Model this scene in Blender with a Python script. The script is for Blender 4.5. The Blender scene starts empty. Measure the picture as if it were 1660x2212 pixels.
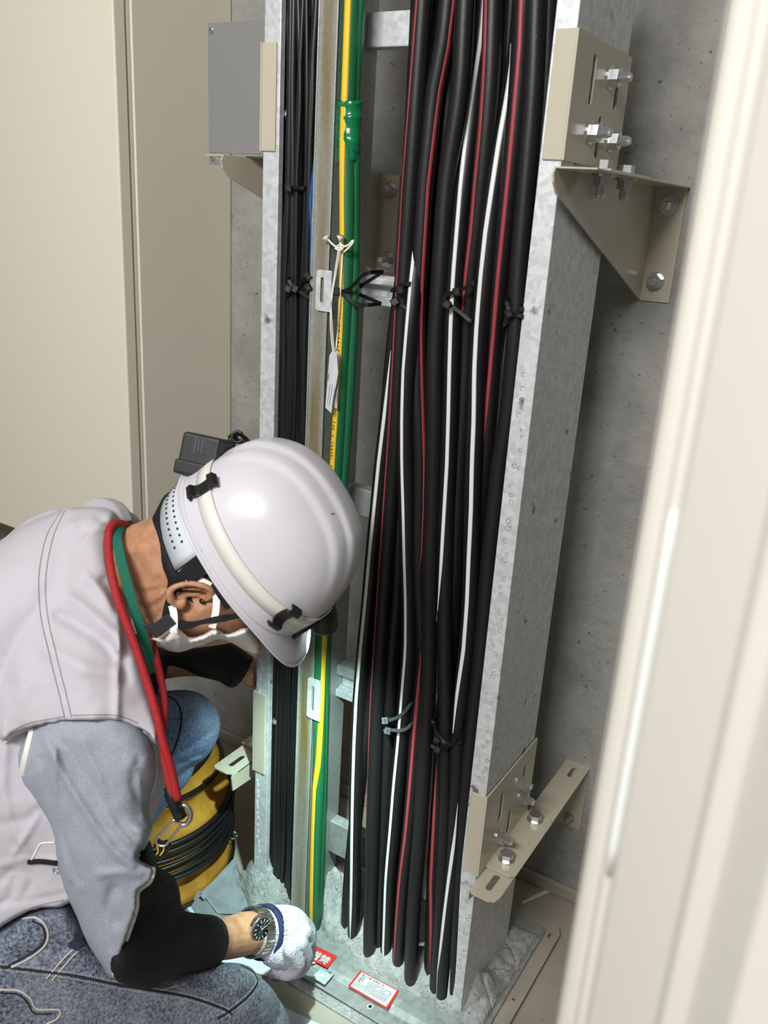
import bpy, math, random
import numpy as np
from mathutils import Vector, Matrix, noise
from mathutils.geometry import delaunay_2d_cdt
random.seed(7)
rng = np.random.default_rng(7)
S = bpy.context.scene
COL = S.collection
PI = math.pi

# ------------------------------------------------------------------ camera
FPX = 1880.0                                   # focal length in pixels of the 1660x2212 frame
CAM = np.array([0.0, 0.0, 1.45])
def cam_axes(p, r, a):
    ca, sa = math.cos(a), math.sin(a); cp, sp = math.cos(p), math.sin(p); cr, sr = math.cos(r), math.sin(r)
    m0 = np.array([[ca, sa, 0], [0, 0, -1], [-sa, ca, 0]])
    mp = np.array([[1, 0, 0], [0, cp, -sp], [0, sp, cp]])
    mr = np.array([[cr, -sr, 0], [sr, cr, 0], [0, 0, 1]])
    return mr @ mp @ m0
RC = cam_axes(math.radians(19.4), math.radians(3.64), math.radians(30.88))   # rows: image right, image down, forward
cd = bpy.data.cameras.new('camera'); cam = bpy.data.objects.new('camera', cd); COL.objects.link(cam)
cam.matrix_world = Matrix([[RC[0][i], -RC[1][i], -RC[2][i], CAM[i]] for i in range(3)] + [[0, 0, 0, 1]])
cd.sensor_fit = 'VERTICAL'; cd.sensor_height = 24.0; cd.lens = 24.0 * FPX / 2212
cd.clip_start = 0.02
cd.dof.use_dof = True; cd.dof.focus_distance = 1.5; cd.dof.aperture_fstop = 3.6
S.camera = cam

# ------------------------------------------------------------------ world, lamps, exposure
S.view_settings.view_transform = 'Standard'; S.view_settings.look = 'None'
S.view_settings.gamma = 1.0; S.view_settings.use_curve_mapping = False
S.view_settings.exposure = 0.0
W = bpy.data.worlds.new('world'); S.world = W; W.use_nodes = True
W.node_tree.nodes['Background'].inputs[0].default_value = (0.93, 0.96, 1.0, 1)
W.node_tree.nodes['Background'].inputs[1].default_value = 0.30
def area(name, loc, target, sx, sy, power, col):
    l = bpy.data.lights.new(name, 'AREA'); l.shape = 'RECTANGLE'; l.size = sx; l.size_y = sy; l.energy = power; l.color = col
    o = bpy.data.objects.new(name, l); COL.objects.link(o); o.location = loc
    o.rotation_euler = (Vector(target) - Vector(loc)).to_track_quat('-Z', 'Y').to_euler()
    return o
area('corridor_light', (-0.38, -1.1, 2.6), (-0.75, 1.2, 0.8), 1.1, 0.4, 66, (1.0, 0.985, 0.955))

# ------------------------------------------------------------------ sight lines: a photo pixel and a real plane give a point
def ray(x, y): return RC.T @ np.array([(x - 830) / FPX, (y - 1106) / FPX, 1.0])
def onY(x, y, Y): d = ray(x, y); return CAM + d * (Y / d[1])
def onX(x, y, X): d = ray(x, y); return CAM + d * (X / d[0])
def onZ(x, y, Z): d = ray(x, y); return CAM + d * ((Z - CAM[2]) / d[2])
def at(x, y, c): return CAM + ray(x, y) * c      # c: distance along the viewing axis in metres
def proj(P):
    q = RC @ (np.asarray(P, float) - CAM); return 830 + FPX * q[0] / q[2], 1106 + FPX * q[1] / q[2], q[2]

# ------------------------------------------------------------------ materials
def lin(c):
    def f(v):
        v /= 255.0
        return v / 12.92 if v <= 0.04045 else ((v + 0.055) / 1.055) ** 2.4
    return tuple(f(v) for v in c) + (1.0,)
MATS = {}
def mat(name, rgb, rough=0.5, metal=0.0, rgb2=None, vscale=20, vdet=4, bump=0.0, bscale=60, spec=0.5, coat=0.0, kind='noise', lo=0.35, hi=0.65, stretch=None, sub=0.0):
    m = bpy.data.materials.new(name); m.use_nodes = True; nt = m.node_tree; N = nt.nodes; L = nt.links
    b = N['Principled BSDF']
    b.inputs['Base Color'].default_value = lin(rgb); b.inputs['Roughness'].default_value = rough
    b.inputs['Metallic'].default_value = metal; b.inputs['Specular IOR Level'].default_value = spec
    if coat: b.inputs['Coat Weight'].default_value = coat; b.inputs['Coat Roughness'].default_value = 0.15
    if sub:
        b.inputs['Subsurface Weight'].default_value = sub; b.inputs['Subsurface Radius'].default_value = (0.01, 0.004, 0.002)
    if rgb2 is not None or bump:
        tc = N.new('ShaderNodeTexCoord'); src = tc.outputs['Object']
        if stretch:
            mp = N.new('ShaderNodeMapping'); mp.inputs['Scale'].default_value = stretch; L.new(src, mp.inputs[0]); src = mp.outputs[0]
    if rgb2 is not None:
        if kind == 'voronoi':
            t = N.new('ShaderNodeTexVoronoi'); t.inputs['Scale'].default_value = vscale; out = t.outputs['Color']
            bw = N.new('ShaderNodeRGBToBW'); L.new(out, bw.inputs[0]); out = bw.outputs[0]
        else:
            t = N.new('ShaderNodeTexNoise'); t.inputs['Scale'].default_value = vscale; t.inputs['Detail'].default_value = vdet
            t.inputs['Roughness'].default_value = 0.62; out = t.outputs['Fac']
        L.new(src, t.inputs['Vector'])
        r = N.new('ShaderNodeValToRGB'); e = r.color_ramp.elements
        e[0].position = lo; e[0].color = lin(rgb2); e[1].position = hi; e[1].color = lin(rgb)
        L.new(out, r.inputs[0]); L.new(r.outputs[0], b.inputs['Base Color'])
        m['ramp'] = r.name
    if bump:
        t2 = N.new('ShaderNodeTexNoise'); t2.inputs['Scale'].default_value = bscale; t2.inputs['Detail'].default_value = 6
        L.new(src, t2.inputs['Vector'])
        bp = N.new('ShaderNodeBump'); bp.inputs['Strength'].default_value = bump; bp.inputs['Distance'].default_value = 0.004
        L.new(t2.outputs['Fac'], bp.inputs['Height']); L.new(bp.outputs[0], b.inputs['Normal'])
    MATS[name] = m
    return m
def overlay(m, rgb, scale, lo, hi, detail=8, stretch=None):
    """marks that belong to the surface (pits, stains) mixed over the base colour"""
    nt = m.node_tree; N = nt.nodes; L = nt.links; b = N['Principled BSDF']
    tc = N.new('ShaderNodeTexCoord'); src = tc.outputs['Object']
    if stretch:
        mp = N.new('ShaderNodeMapping'); mp.inputs['Scale'].default_value = stretch; L.new(src, mp.inputs[0]); src = mp.outputs[0]
    t = N.new('ShaderNodeTexNoise'); t.inputs['Scale'].default_value = scale; t.inputs['Detail'].default_value = detail
    L.new(src, t.inputs['Vector'])
    r = N.new('ShaderNodeValToRGB'); e = r.color_ramp.elements
    e[0].position = lo; e[0].color = (0, 0, 0, 1); e[1].position = hi; e[1].color = (1, 1, 1, 1)
    L.new(t.outputs['Fac'], r.inputs[0])
    mx = N.new('ShaderNodeMix'); mx.data_type = 'RGBA'; mx.inputs[7].default_value = lin(rgb)
    L.new(r.outputs[0], mx.inputs[0])
    old = b.inputs['Base Color'].links
    if old: L.new(old[0].from_socket, mx.inputs[6])
    else: mx.inputs[6].default_value = b.inputs['Base Color'].default_value
    L.new(mx.outputs[2], b.inputs['Base Color'])
    return m
M = {}
M['concrete'] = overlay(overlay(mat('concrete', (166, 165, 160), 0.85, 0, (146, 145, 140), 14, 9, bump=0.8, bscale=60), (96, 94, 89), 95, 0.65, 0.74), (166, 166, 161), 3.5, 0.50, 0.75)
M['floor'] = overlay(mat('floor_paint', (176, 168, 156), 0.6, 0, (158, 149, 136), 5, 8, bump=0.1, bscale=120), (120, 110, 98), 40, 0.69, 0.74)
M['cream'] = mat('cream_enamel', (234, 228, 211), 0.42, bump=0.05, bscale=500)
M['jamb'] = mat('cream_door_paint', (208, 204, 196), 0.4)
M['gasket'] = mat('white_rubber', (228, 232, 230), 0.5)
M['galv'] = mat('galvanised_steel', (228, 231, 233), 0.45, 0.3, (206, 209, 212), 110, kind='voronoi', lo=0.2, hi=0.8, bump=0.12, bscale=90)
overlay(M['galv'], (120, 122, 122), 26, 0.66, 0.72)
M['galvdark'] = mat('galvanised_steel_dull', (168, 171, 170), 0.55, 0.4, (154, 157, 156), 90, kind='voronoi', bump=0.15, bscale=90)
M['chromate'] = mat('yellow_chromate_steel', (182, 184, 181), 0.45, 0.4, (164, 166, 163), 130, bump=0.1, bscale=200)
def chromate_band(m):
    nt = m.node_tree; N = nt.nodes; L = nt.links; b = N['Principled BSDF']; tc = N.new('ShaderNodeTexCoord'); sx = N.new('ShaderNodeSeparateXYZ'); L.new(tc.outputs['Object'], sx.inputs[0])
    r = N.new('ShaderNodeValToRGB'); e = r.color_ramp.elements; mr = N.new('ShaderNodeMapRange'); mr.inputs[1].default_value = -0.860; mr.inputs[2].default_value = -0.8245; L.new(sx.outputs[0], mr.inputs[0]); L.new(mr.outputs[0], r.inputs[0])
    e[0].position = 0.04; e[0].color = (0, 0, 0, 1); e[1].position = 0.97; e[1].color = (0, 0, 0, 1)
    for p, v in ((0.32, 1.0), (0.66, 1.0)): q = e.new(p); q.color = (v, v, v, 1)
    t = N.new('ShaderNodeTexNoise'); t.inputs['Scale'].default_value = 6; t.inputs['Detail'].default_value = 9; mp = N.new('ShaderNodeMapping'); mp.inputs['Scale'].default_value = (3, 1, .5); L.new(tc.outputs['Object'], mp.inputs[0]); L.new(mp.outputs[0], t.inputs['Vector'])
    r2 = N.new('ShaderNodeValToRGB'); r2.color_ramp.elements[0].position = .22; r2.color_ramp.elements[1].position = .66; L.new(t.outputs['Fac'], r2.inputs[0])
    mu = N.new('ShaderNodeMath'); mu.operation = 'MULTIPLY'; L.new(r.outputs[0], mu.inputs[0]); L.new(r2.outputs[0], mu.inputs[1])
    mx = N.new('ShaderNodeMix'); mx.data_type = 'RGBA'; mx.inputs[7].default_value = lin((128, 112, 56)); L.new(mu.outputs[0], mx.inputs[0]); L.new(b.inputs['Base Color'].links[0].from_socket, mx.inputs[6]); L.new(mx.outputs[2], b.inputs['Base Color'])
chromate_band(M['chromate'])
M['beige'] = mat('beige_powder_coat', (197, 190, 171), 0.2, bump=0.03, bscale=300)
M['beigegrey'] = mat('grey_enamel_plate', (134, 134, 134), 0.45, bump=0.03, bscale=400)
M['zinc'] = mat('zinc_plated_steel', (206, 208, 210), 0.28, 0.9)
M['blk'] = overlay(mat('black_cable_sheath', (21, 21, 22), 0.44, spec=0.45, bump=0.06, bscale=90), (84, 84, 82), 120, 0.73, 0.78)
M['blkthin'] = mat('black_thin_sheath', (20, 21, 22), 0.38, spec=0.5, bump=0.05, bscale=200)
M['blue'] = mat('blue_sheath', (28, 84, 150), 0.4)
M['tie'] = mat('black_nylon', (16, 16, 17), 0.5, spec=0.3)
M['greytie'] = mat('weathered_black_nylon', (62, 66, 70), 0.4)
M['red'] = mat('red_stripe', (156, 56, 65), 0.5)
M['white'] = mat('white_stripe', (226, 230, 228), 0.5)
M['green'] = mat('green_sheath', (28, 106, 68), 0.42, bump=0.04, bscale=120)
M['yellow'] = mat('yellow_sheath', (244, 200, 44), 0.45)
M['tape'] = mat('green_vinyl_tape', (8, 118, 74), 0.2, spec=0.6)
M['string'] = mat('white_string', (236, 233, 222), 0.8)
M['knot'] = mat('frayed_string_end', (222, 222, 214), 0.5)
M['ink'] = mat('black_ink', (38, 36, 32), 0.6)
M['inkgrey'] = mat('grey_ink', (86, 92, 100), 0.6)
M['tag'] = mat('clear_tag_film', (206, 208, 212), 0.12, spec=0.6)
M['paper'] = mat('white_paper', (212, 216, 222), 0.6)
M['putty'] = overlay(mat('grey_fire_putty', (178, 178, 177), 0.9, 0, (146, 146, 146), 60, 9, bump=0.9, bscale=170), (112, 111, 110), 190, 0.6, 0.7)
M['stkred'] = mat('sticker_red', (222, 52, 44), 0.4)
M['greysheet'] = mat('grey_metal_sheet', (150, 154, 160), 0.6, 0, (132, 136, 142), 40, bump=0.1)

# ------------------------------------------------------------------ object helpers
def link(name, me, m, parent=None, smooth=False):
    o = bpy.data.objects.new(name, me)
    if m is not None and not me.materials: me.materials.append(m)
    if smooth: me.polygons.foreach_set('use_smooth', [True] * len(me.polygons))
    COL.objects.link(o)
    if parent is not None:
        o.parent = parent; o.matrix_parent_inverse = Matrix.Translation(-Vector(ORIG.get(parent.name, (0, 0, 0))))
    return o
ORIG = {}
def mk(name, v, f, m, parent=None, smooth=False):
    me = bpy.data.meshes.new(name); me.from_pydata([tuple(map(float, p)) for p in v], [], [tuple(map(int, q)) for q in f]); me.validate(); me.update()
    return link(name, me, m, parent, smooth)
def tag(o, label, cat, group=None, kind=None):
    o['label'] = label; o['category'] = cat
    if group: o['group'] = group
    if kind: o['kind'] = kind
    return o
def thing(name, loc, label, cat, group=None):
    o = bpy.data.objects.new(name, None); o.empty_display_size = 0.02; COL.objects.link(o)
    o.location = tuple(map(float, loc)); ORIG[o.name] = tuple(map(float, loc))
    return tag(o, label, cat, group)
def structure(o, label=None):
    o['kind'] = 'structure'
    if label: o['label'] = label
    return o
class MB:
    def __init__(s): s.v = []; s.f = []
    def add(s, v, f):
        n = len(s.v); s.v += [tuple(map(float, p)) for p in v]; s.f += [tuple(i + n for i in q) for q in f]; return s
    def box(s, a, b):
        (x0, y0, z0), (x1, y1, z1) = a, b
        v = [(x0, y0, z0), (x1, y0, z0), (x1, y1, z0), (x0, y1, z0), (x0, y0, z1), (x1, y0, z1), (x1, y1, z1), (x0, y1, z1)]
        return s.add(v, [(0, 3, 2, 1), (4, 5, 6, 7), (0, 1, 5, 4), (1, 2, 6, 5), (2, 3, 7, 6), (3, 0, 4, 7)])
    def prism(s, outline, d):
        """closed outline of 3-D points (in one plane), swept by vector d"""
        n = len(outline); o = [np.asarray(p, float) for p in outline]; d = np.asarray(d, float)
        return s.add(o + [p + d for p in o], [tuple(range(n))[::-1], tuple(range(n, 2 * n))] + [(i, (i + 1) % n, (i + 1) % n + n, i + n) for i in range(n)])
    def tube(s, P, r, seg=10, cap=True):
        P = [np.asarray(p, float) for p in P]; n = len(P); r = [r] * n if np.isscalar(r) else r
        v = []; ref = None
        for i in range(n):
            t = P[min(i + 1, n - 1)] - P[max(i - 1, 0)]; t /= np.linalg.norm(t) + 1e-12
            if ref is None: ref = np.cross(t, (0, 0, 1)) if abs(t[2]) < 0.9 else np.cross(t, (0, 1, 0))
            ref = ref - t * (ref @ t)
            if np.linalg.norm(ref) < 1e-9: ref = np.cross(t, (1, 0, 0)) if abs(t[0]) < 0.9 else np.cross(t, (0, 1, 0))
            if np.linalg.norm(ref) < 1e-9: ref = np.array((1.0, 0, 0))
            ref = ref / np.linalg.norm(ref); w = np.cross(t, ref)
            for k in range(seg):
                a = 2 * PI * k / seg; v.append(P[i] + r[i] * (math.cos(a) * ref + math.sin(a) * w))
        f = [(i * seg + k, i * seg + (k + 1) % seg, (i + 1) * seg + (k + 1) % seg, (i + 1) * seg + k) for i in range(n - 1) for k in range(seg)]
        if cap: f += [tuple(range(seg))[::-1], tuple(range((n - 1) * seg, n * seg))]
        return s.add(v, f)
    def ribbon(s, P, nrm, w, th):
        """flat band along P; nrm: outward normal per point (or one)"""
        P = [np.asarray(p, float) for p in P]; n = len(P); v = []
        for i in range(n):
            t = P[min(i + 1, n - 1)] - P[max(i - 1, 0)]; t /= np.linalg.norm(t) + 1e-12
            q = np.asarray(nrm[i] if np.ndim(nrm) == 2 else nrm, float); q = q - t * (q @ t); q /= np.linalg.norm(q) + 1e-12
            b = np.cross(t, q); ww = w[i] if np.ndim(w) else w
            for a, c in ((-1, 0), (1, 0), (1, 1), (-1, 1)): v.append(P[i] + b * a * ww / 2 + q * c * th)
        f = [(i * 4 + k, i * 4 + (k + 1) % 4, i * 4 + 4 + (k + 1) % 4, i * 4 + 4 + k) for i in range(n - 1) for k in range(4)] + [(3, 2, 1, 0), tuple((n - 1) * 4 + k for k in range(4))]
        return s.add(v, f)
    def obj(s, name, m, parent=None, smooth=False): return mk(name, s.v, s.f, m, parent, smooth)
def bevel(o, w=0.002, seg=2, ang=0.6):
    b = o.modifiers.new('bevel', 'BEVEL'); b.width = w; b.segments = seg; b.limit_method = 'ANGLE'; b.angle_limit = ang; return o
def crom(pts, n):
    """Catmull-Rom through pts (any dimension), n samples in all"""
    p = np.asarray(pts, float); k = len(p)
    if k < 3: return np.array([p[0] + (p[-1] - p[0]) * t for t in np.linspace(0, 1, n)])
    d = np.r_[0, np.cumsum(np.linalg.norm(np.diff(p[:, :3], axis=0), axis=1))]; out = []
    e = np.vstack([2 * p[0] - p[1], p, 2 * p[-1] - p[-2]])
    for t in np.linspace(0, d[-1], n):
        i = min(max(np.searchsorted(d, t, 'right') - 1, 0), k - 2); u = (t - d[i]) / (d[i + 1] - d[i] + 1e-12)
        a, b, c, q = e[i], e[i + 1], e[i + 2], e[i + 3]
        out.append(0.5 * (2 * b + (c - a) * u + (2 * a - 5 * b + 4 * c - q) * u * u + (3 * b - a - 3 * c + q) * u ** 3))
    return np.array(out)
def circle_pts(c, r, n, ax, ay): return [np.asarray(c, float) + r * (math.cos(2 * PI * i / n) * np.asarray(ax, float) + math.sin(2 * PI * i / n) * np.asarray(ay, float)) for i in range(n)]
def slot_plate(mb, o, u, v, n, outline, slots, th):
    """plate with slotted holes: outline and slots in (u,v) metres around o, thickness along n"""
    pts = []; edges = []
    def loop(q):
        a = len(pts); pts.extend(Vector(p) for p in q); edges.extend((a + i, a + (i + 1) % len(q)) for i in range(len(q)))
    loop(outline); holes = []
    for (a0, b0), (a1, b1), r in slots:
        d = np.array([a1 - a0, b1 - b0]); L = np.linalg.norm(d); d = d / L if L > 1e-9 else np.array([1.0, 0]); e = np.array([-d[1], d[0]]); q = []
        for k in range(7): t = PI / 2 + PI * k / 6; q.append((a0 + r * (d[0] * math.cos(t) + e[0] * math.sin(t)), b0 + r * (d[1] * math.cos(t) + e[1] * math.sin(t))))
        for k in range(7): t = -PI / 2 + PI * k / 6; q.append((a1 + r * (d[0] * math.cos(t) + e[0] * math.sin(t)), b1 + r * (d[1] * math.cos(t) + e[1] * math.sin(t))))
        holes.append(((a0, b0), (a1, b1), r)); loop(q)
    V, E_, F, *_ = delaunay_2d_cdt(pts, edges, [], 1, 1e-7)
    def inside(c):
        for (a0, b0), (a1, b1), r in holes:
            p = np.array(c); a = np.array((a0, b0)); b = np.array((a1, b1)); ab = b - a; t = max(0, min(1, ((p - a) @ ab) / (ab @ ab + 1e-12)))
            if np.linalg.norm(p - a - ab * t) < r * 0.97: return True
        return False
    F = [f for f in F if not inside(tuple(sum((np.array(V[i]) for i in f), np.zeros(2)) / len(f)))]
    o, u, v, n = (np.asarray(q, float) for q in (o, u, v, n)); nv = len(V)
    P = [o + u * p[0] + v * p[1] for p in V]
    cnt = {}
    for f in F:
        for i in range(len(f)):
            a, b = f[i], f[(i + 1) % len(f)]; cnt[(a, b)] = 1
    rim = [(a, b) for (a, b) in cnt if (b, a) not in cnt]
    mb.add(P + [p + n * th for p in P], [tuple(f)[::-1] for f in F] + [tuple(i + nv for i in f) for f in F] + [(a, b, b + nv, a + nv) for a, b in rim])
    return mb
# a nut on a stud with a washer: three shared meshes
def _bolt_meshes():
    hexa = MB().prism(circle_pts((0, 0, 0.0015), 0.0088, 6, (1, 0, 0), (0, 1, 0)), (0, 0, 0.0085))
    wash = MB().prism(circle_pts((0, 0, 0), 0.0105, 20, (1, 0, 0), (0, 1, 0)), (0, 0, 0.0016))
    stud = MB(); prof = [(0.005, -0.002)]
    for k in range(9): prof += [(0.0050, 0.002 + k * 0.0019), (0.0043, 0.002 + k * 0.0019 + 0.00095)]
    prof.append((0.0035, 0.0205)); n = 12
    v = [(r * math.cos(2 * PI * k / n), r * math.sin(2 * PI * k / n), z) for r, z in prof for k in range(n)]
    f = [(i * n + k, i * n + (k + 1) % n, (i + 1) * n + (k + 1) % n, (i + 1) * n + k) for i in range(len(prof) - 1) for k in range(n)] + [tuple(range((len(prof) - 1) * n, len(prof) * n))]
    stud.add(v, f); out = []
    for nm, b in (('nut', hexa), ('washer', wash), ('bolt', stud)):
        me = bpy.data.meshes.new(nm); me.from_pydata(b.v, [], b.f); me.materials.append(M['zinc']); out.append(me)
    return out
NUT, WASH, STUD = _bolt_meshes()
def bolt(parent, p, n, s=1.0, stud=True, spin=0.3):
    """stud/screw with nut and washer standing on point p along n"""
    q = Vector(n).to_track_quat('Z', 'Y'); base = Matrix.Translation(Vector(p)) @ q.to_matrix().to_4x4() @ Matrix.Rotation(spin, 4, 'Z') @ Matrix.Scale(s, 4)
    inv = Matrix.Translation(-Vector(ORIG.get(parent.name, (0, 0, 0))))
    b = bpy.data.objects.new('bolt', STUD if stud else NUT); COL.objects.link(b); b.parent = parent; b.matrix_parent_inverse = inv; b.matrix_basis = base
    for nm, me in ((('nut', NUT),) if stud else ()) + (('washer', WASH),):
        c = bpy.data.objects.new(nm, me); COL.objects.link(c); c.parent = b
    return b
def unit(v): v = np.asarray(v, float); return v / (np.linalg.norm(v) + 1e-12)
def text_mesh(name, s, size, m, parent, o, u, v, lift=0.0004, align='LEFT', bold=0.0):
    cu = bpy.data.curves.new(name, 'FONT'); cu.body = s; cu.size = size; cu.align_x = align; cu.offset = bold; cu.extrude = 0.00015; cu.resolution_u = 2
    t = bpy.data.objects.new(name, cu); COL.objects.link(t)
    me = bpy.data.meshes.new_from_object(t.evaluated_get(bpy.context.evaluated_depsgraph_get())); COL.objects.unlink(t); bpy.data.objects.remove(t); bpy.data.curves.remove(cu)
    u = unit(u); w = unit(np.cross(u, np.asarray(v, float))); v = np.cross(w, u)
    me.transform(Matrix([[u[i], v[i], w[i], o[i] + w[i] * lift] for i in range(3)] + [[0, 0, 0, 1]]))
    me.materials.clear()
    return link(name, me, m, parent)
# ================================================================== setting
YW = 1.594; YR = 1.163; XL0, XL1, XR0, XR1 = -0.962, -0.930, -0.490, -0.459
mb = MB().box((-3.2, YW, -0.05), (-0.3820, YW + 0.12, 3.0)).box((-0.3755, YW, -0.05), (1.6, YW + 0.12, 3.0)).box((-0.3820, YW + 0.006, -0.05), (-0.3755, YW + 0.12, 3.0))
structure(mb.obj('wall_back', M['concrete']), 'bare concrete wall behind the cable rack')
structure(MB().box((-3.2, -2.6, -0.08), (1.6, YW + 0.1, 0.0)).obj('floor', M['floor']), 'worn grey painted floor')
b0 = MB().box((-3.2, YW - 0.012, 0.0), (1.6, YW, 0.035)).obj('baseboard_back', M['floor']); structure(b0, 'low kerb along the foot of the concrete wall'); bevel(b0, 0.006)
structure(MB().box((0.02, 0.425, 0.0), (0.14, YW, 3.0)).obj('wall_right', M['concrete']), 'unseen concrete side wall of the shaft, added to cut ambient light from the right')  # out of view; added to keep world light off the right-facing steel
structure(MB().box((-3.2, -2.6, 2.95), (1.6, YW + 0.1, 3.05)).obj('ceiling', M['jamb']), 'unseen plain pale ceiling, added to cut ambient light from above')  # out of view; added to block world light from above
structure(MB().box((-3.2, 0.30, 0.0), (-2.3, 0.42, 3.0)).box((-2.3, 0.30, 2.6), (0.25, 0.42, 3.0)).obj('wall_front', M['jamb']), 'unseen pale wall around the doorway, added to dim the shaft')  # out of view; added to reduce ambient light, opening sized to let the lamp through
structure(MB().box((-3.3, 0.30, 0.0), (-3.2, YW, 3.0)).obj('wall_left', M['concrete']), 'unseen concrete side wall beyond the cabinet, added to cut ambient light from the left')  # out of view; added to stop world light entering from the open left
# door frame in the right foreground
prof = [tuple(onY(x, 1500, Y)[:2]) for x, Y in ((1322, .40), (1332, .393), (1352, .3905), (1368, .390), (1372, .381), (1396, .380), (1402, .372), (1480, .356), (1572, .340), (1585, .331), (1625, .328), (1640, .330), (1760, .300))]
prof += [(0.16, 0.28), (0.25, 0.10), (0.25, 0.425), (prof[0][0] + 0.004, 0.425), (prof[0][0], 0.42)]
dj = MB().prism([(x, y, 0.0) for x, y in prof], (0, 0, 2.3)).obj('door_1', M['jamb']); structure(dj, 'cream door frame edge close to the right of the view'); bevel(dj, 0.0022, 3, 0.25)
gx_, gy_ = onY(1386, 1500, 0.379)[:2]; gz1, gz0 = onY(1478, 1105, 0.379)[2], onY(1335, 1900, 0.379)[2]; g = MB()
g.tube([(gx_, gy_, gz0 + (gz1 - gz0) * t) for t in np.linspace(0, 1, 12)], [0.0012] + [0.0024] * 10 + [0.0012], 10)
gk = g.obj('weather_strip', M['gasket'], dj, True)

# ================================================================== cream electrical cabinet on the left
XC = -1.408
cab = thing('electrical_cabinet', (-1.75, 1.58, 0.62), 'cream steel cabinet with closed front door on the concrete wall', 'cabinet')
bevel(MB().box((-2.6, 1.312, 0.62), (XC, YW - 0.002, 2.6)).obj('body', M['cream'], cab), 0.002)
bevel(MB().box((-2.598, 1.302, 0.626), (XC - 0.004, 1.3115, 2.594)).obj('door_frame', M['cream'], cab), 0.0025)
bevel(MB().box((-2.598, 1.268, 0.628), (XC - 0.001, 1.298, 2.592)).obj('door', M['cream'], cab), 0.004, 3)

# ================================================================== cable rack
rack = thing('cable_rack', (-0.71, 1.27, 0.0), 'galvanised steel vertical cable rack standing in front of the concrete wall', 'cable rack')
def channel(x0, x1, y0, y1, web, z0, z1, t=0.0025, lip=0.012):
    """C section along z: front flange at y0, rear flange at y1, web on side 'web' (x), short lips turned in at the other side"""
    w, o = (x0, x1) if web < 0 else (x1, x0); s = 1 if web < 0 else -1
    p = [(w, y0), (o, y0), (o, y0 + lip), (o - s * t, y0 + lip), (o - s * t, y0 + t), (w + s * t, y0 + t), (w + s * t, y1 - t), (o - s * t, y1 - t), (o - s * t, y1 - lip), (o, y1 - lip), (o, y1), (w, y1)]
    return MB().prism([(x, y, z0) for x, y in p], (0, 0, z1 - z0))
bevel(channel(XL0, XL1, YR, 1.375, -1, 0.03, 2.5).obj('side_rail', M['galv'], rack), 0.0012)
bevel(channel(XR0, XR1, YR, 1.375, 1, 0.03, 2.5).obj('side_rail', M['galv'], rack), 0.0012)
dv = channel(-0.860, -0.8245, YR, 1.270, 1, 0.03, 2.5, 0.002, 0.006); dv.box((-0.860, YR - 0.0022, 0.03), (-0.8575, YR + 0.003, 2.5)).box((-0.827, YR - 0.0022, 0.03), (-0.8245, YR + 0.003, 2.5))
bevel(dv.obj('divider_rail', M['chromate'], rack), 0.0007)
RY = 1.238
for y0, y1, px, kind in ((26, 103, 800, 'box'), (592, 659, 778, 'lip'), (1050, 1108, 757, 'box'), (1431, 1502, 714, 'lip'), (1765, 1832, 697, 'box'), (-520, -450, 800, 'lip')):
    z1, z0 = onY(px, y0, RY)[2], onY(px, y1, RY)[2]
    for xa, xb in ((XL1 - 0.001, -0.8605), (-0.8245, XR0 + 0.002)):
        if kind == 'box': r = MB().box((xa, RY, z0), (xb, RY + 0.026, z1))
        else:
            h = z1 - z0; a = 0.27 * h; y = RY
            q = [(y + .006, z1), (y, z1 - .004), (y, z1 - a), (y + .012, z1 - a), (y + .012, z1 - a - .002), (y + .022, z1 - a - .003), (y + .022, z0 + a + .003), (y + .012, z0 + a + .002), (y + .012, z0 + a), (y, z0 + a), (y, z0 + .004), (y + .006, z0), (y + .028, z0), (y + .028, z1)]
            r = MB().prism([(xa, yy, zz) for yy, zz in q], (xb - xa, 0, 0))
        bevel(r.obj('rung', M['galv'] if kind == 'lip' or y0 < 100 else M['galvdark'], rack), 0.002, 2, 0.5)
    if kind == 'lip' and y0 > 0:
        pl = MB(); zc = (z0 + z1) / 2; hh = (z1 - z0) * 0.5 + 0.004
        slot_plate(pl, (-0.836 + (.011 if y0 > 1000 else 0), YR - 0.0045, zc), (1, 0, 0), (0, 0, 1), (0, 1, 0), [(-.010, -hh), (-.006, -hh - .003), (.020, -hh - .003), (.020, hh + .003), (-.006, hh + .003), (-.010, hh)], [((.002, -hh * .55), (.002, hh * .6), .0035)], 0.002)
        pl.obj('rung_clip', M['galv'], rack)
for zz in (1.575, 0.47):
    bolt(rack, (XL1 + 0.0005, 1.185, zz), (1, -0.15, 0), 0.9)
# ------------------------------------------------------------------ brackets
def angle_plate(parent, side, z0, z1, y1=1.375):
    """folded angle hugging the rail: front flange and side plate with slots"""
    s = side; xf = XR1 if s > 0 else XL0; x = xf + s * 0.0015
    a = MB().box((min(x, x - s * 0.028), YR - 0.0035, z0), (max(x, x - s * 0.028), YR - 0.0008, z1)).obj('front_flange', M['beige'], parent); bevel(a, 0.0015, 3)
    sl = [((0.070, 0.080), (0.070, 0.128), 0.0072), ((0.172, 0.085), (0.172, 0.125), 0.0072), ((0.120, 0.018), (0.120, 0.058), 0.0072)]
    p = slot_plate(MB(), (x, YR - 0.0035, z0), (0, 1, 0), (0, 0, 1), (s, 0, 0), [(0, 0), (y1 - YR, 0), (y1 - YR + .008, .004), (y1 - YR + .008, z1 - z0), (0, z1 - z0)], sl, 0.0028).obj('side_plate', M['beige'], parent)
    return x + s * 0.0028
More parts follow.
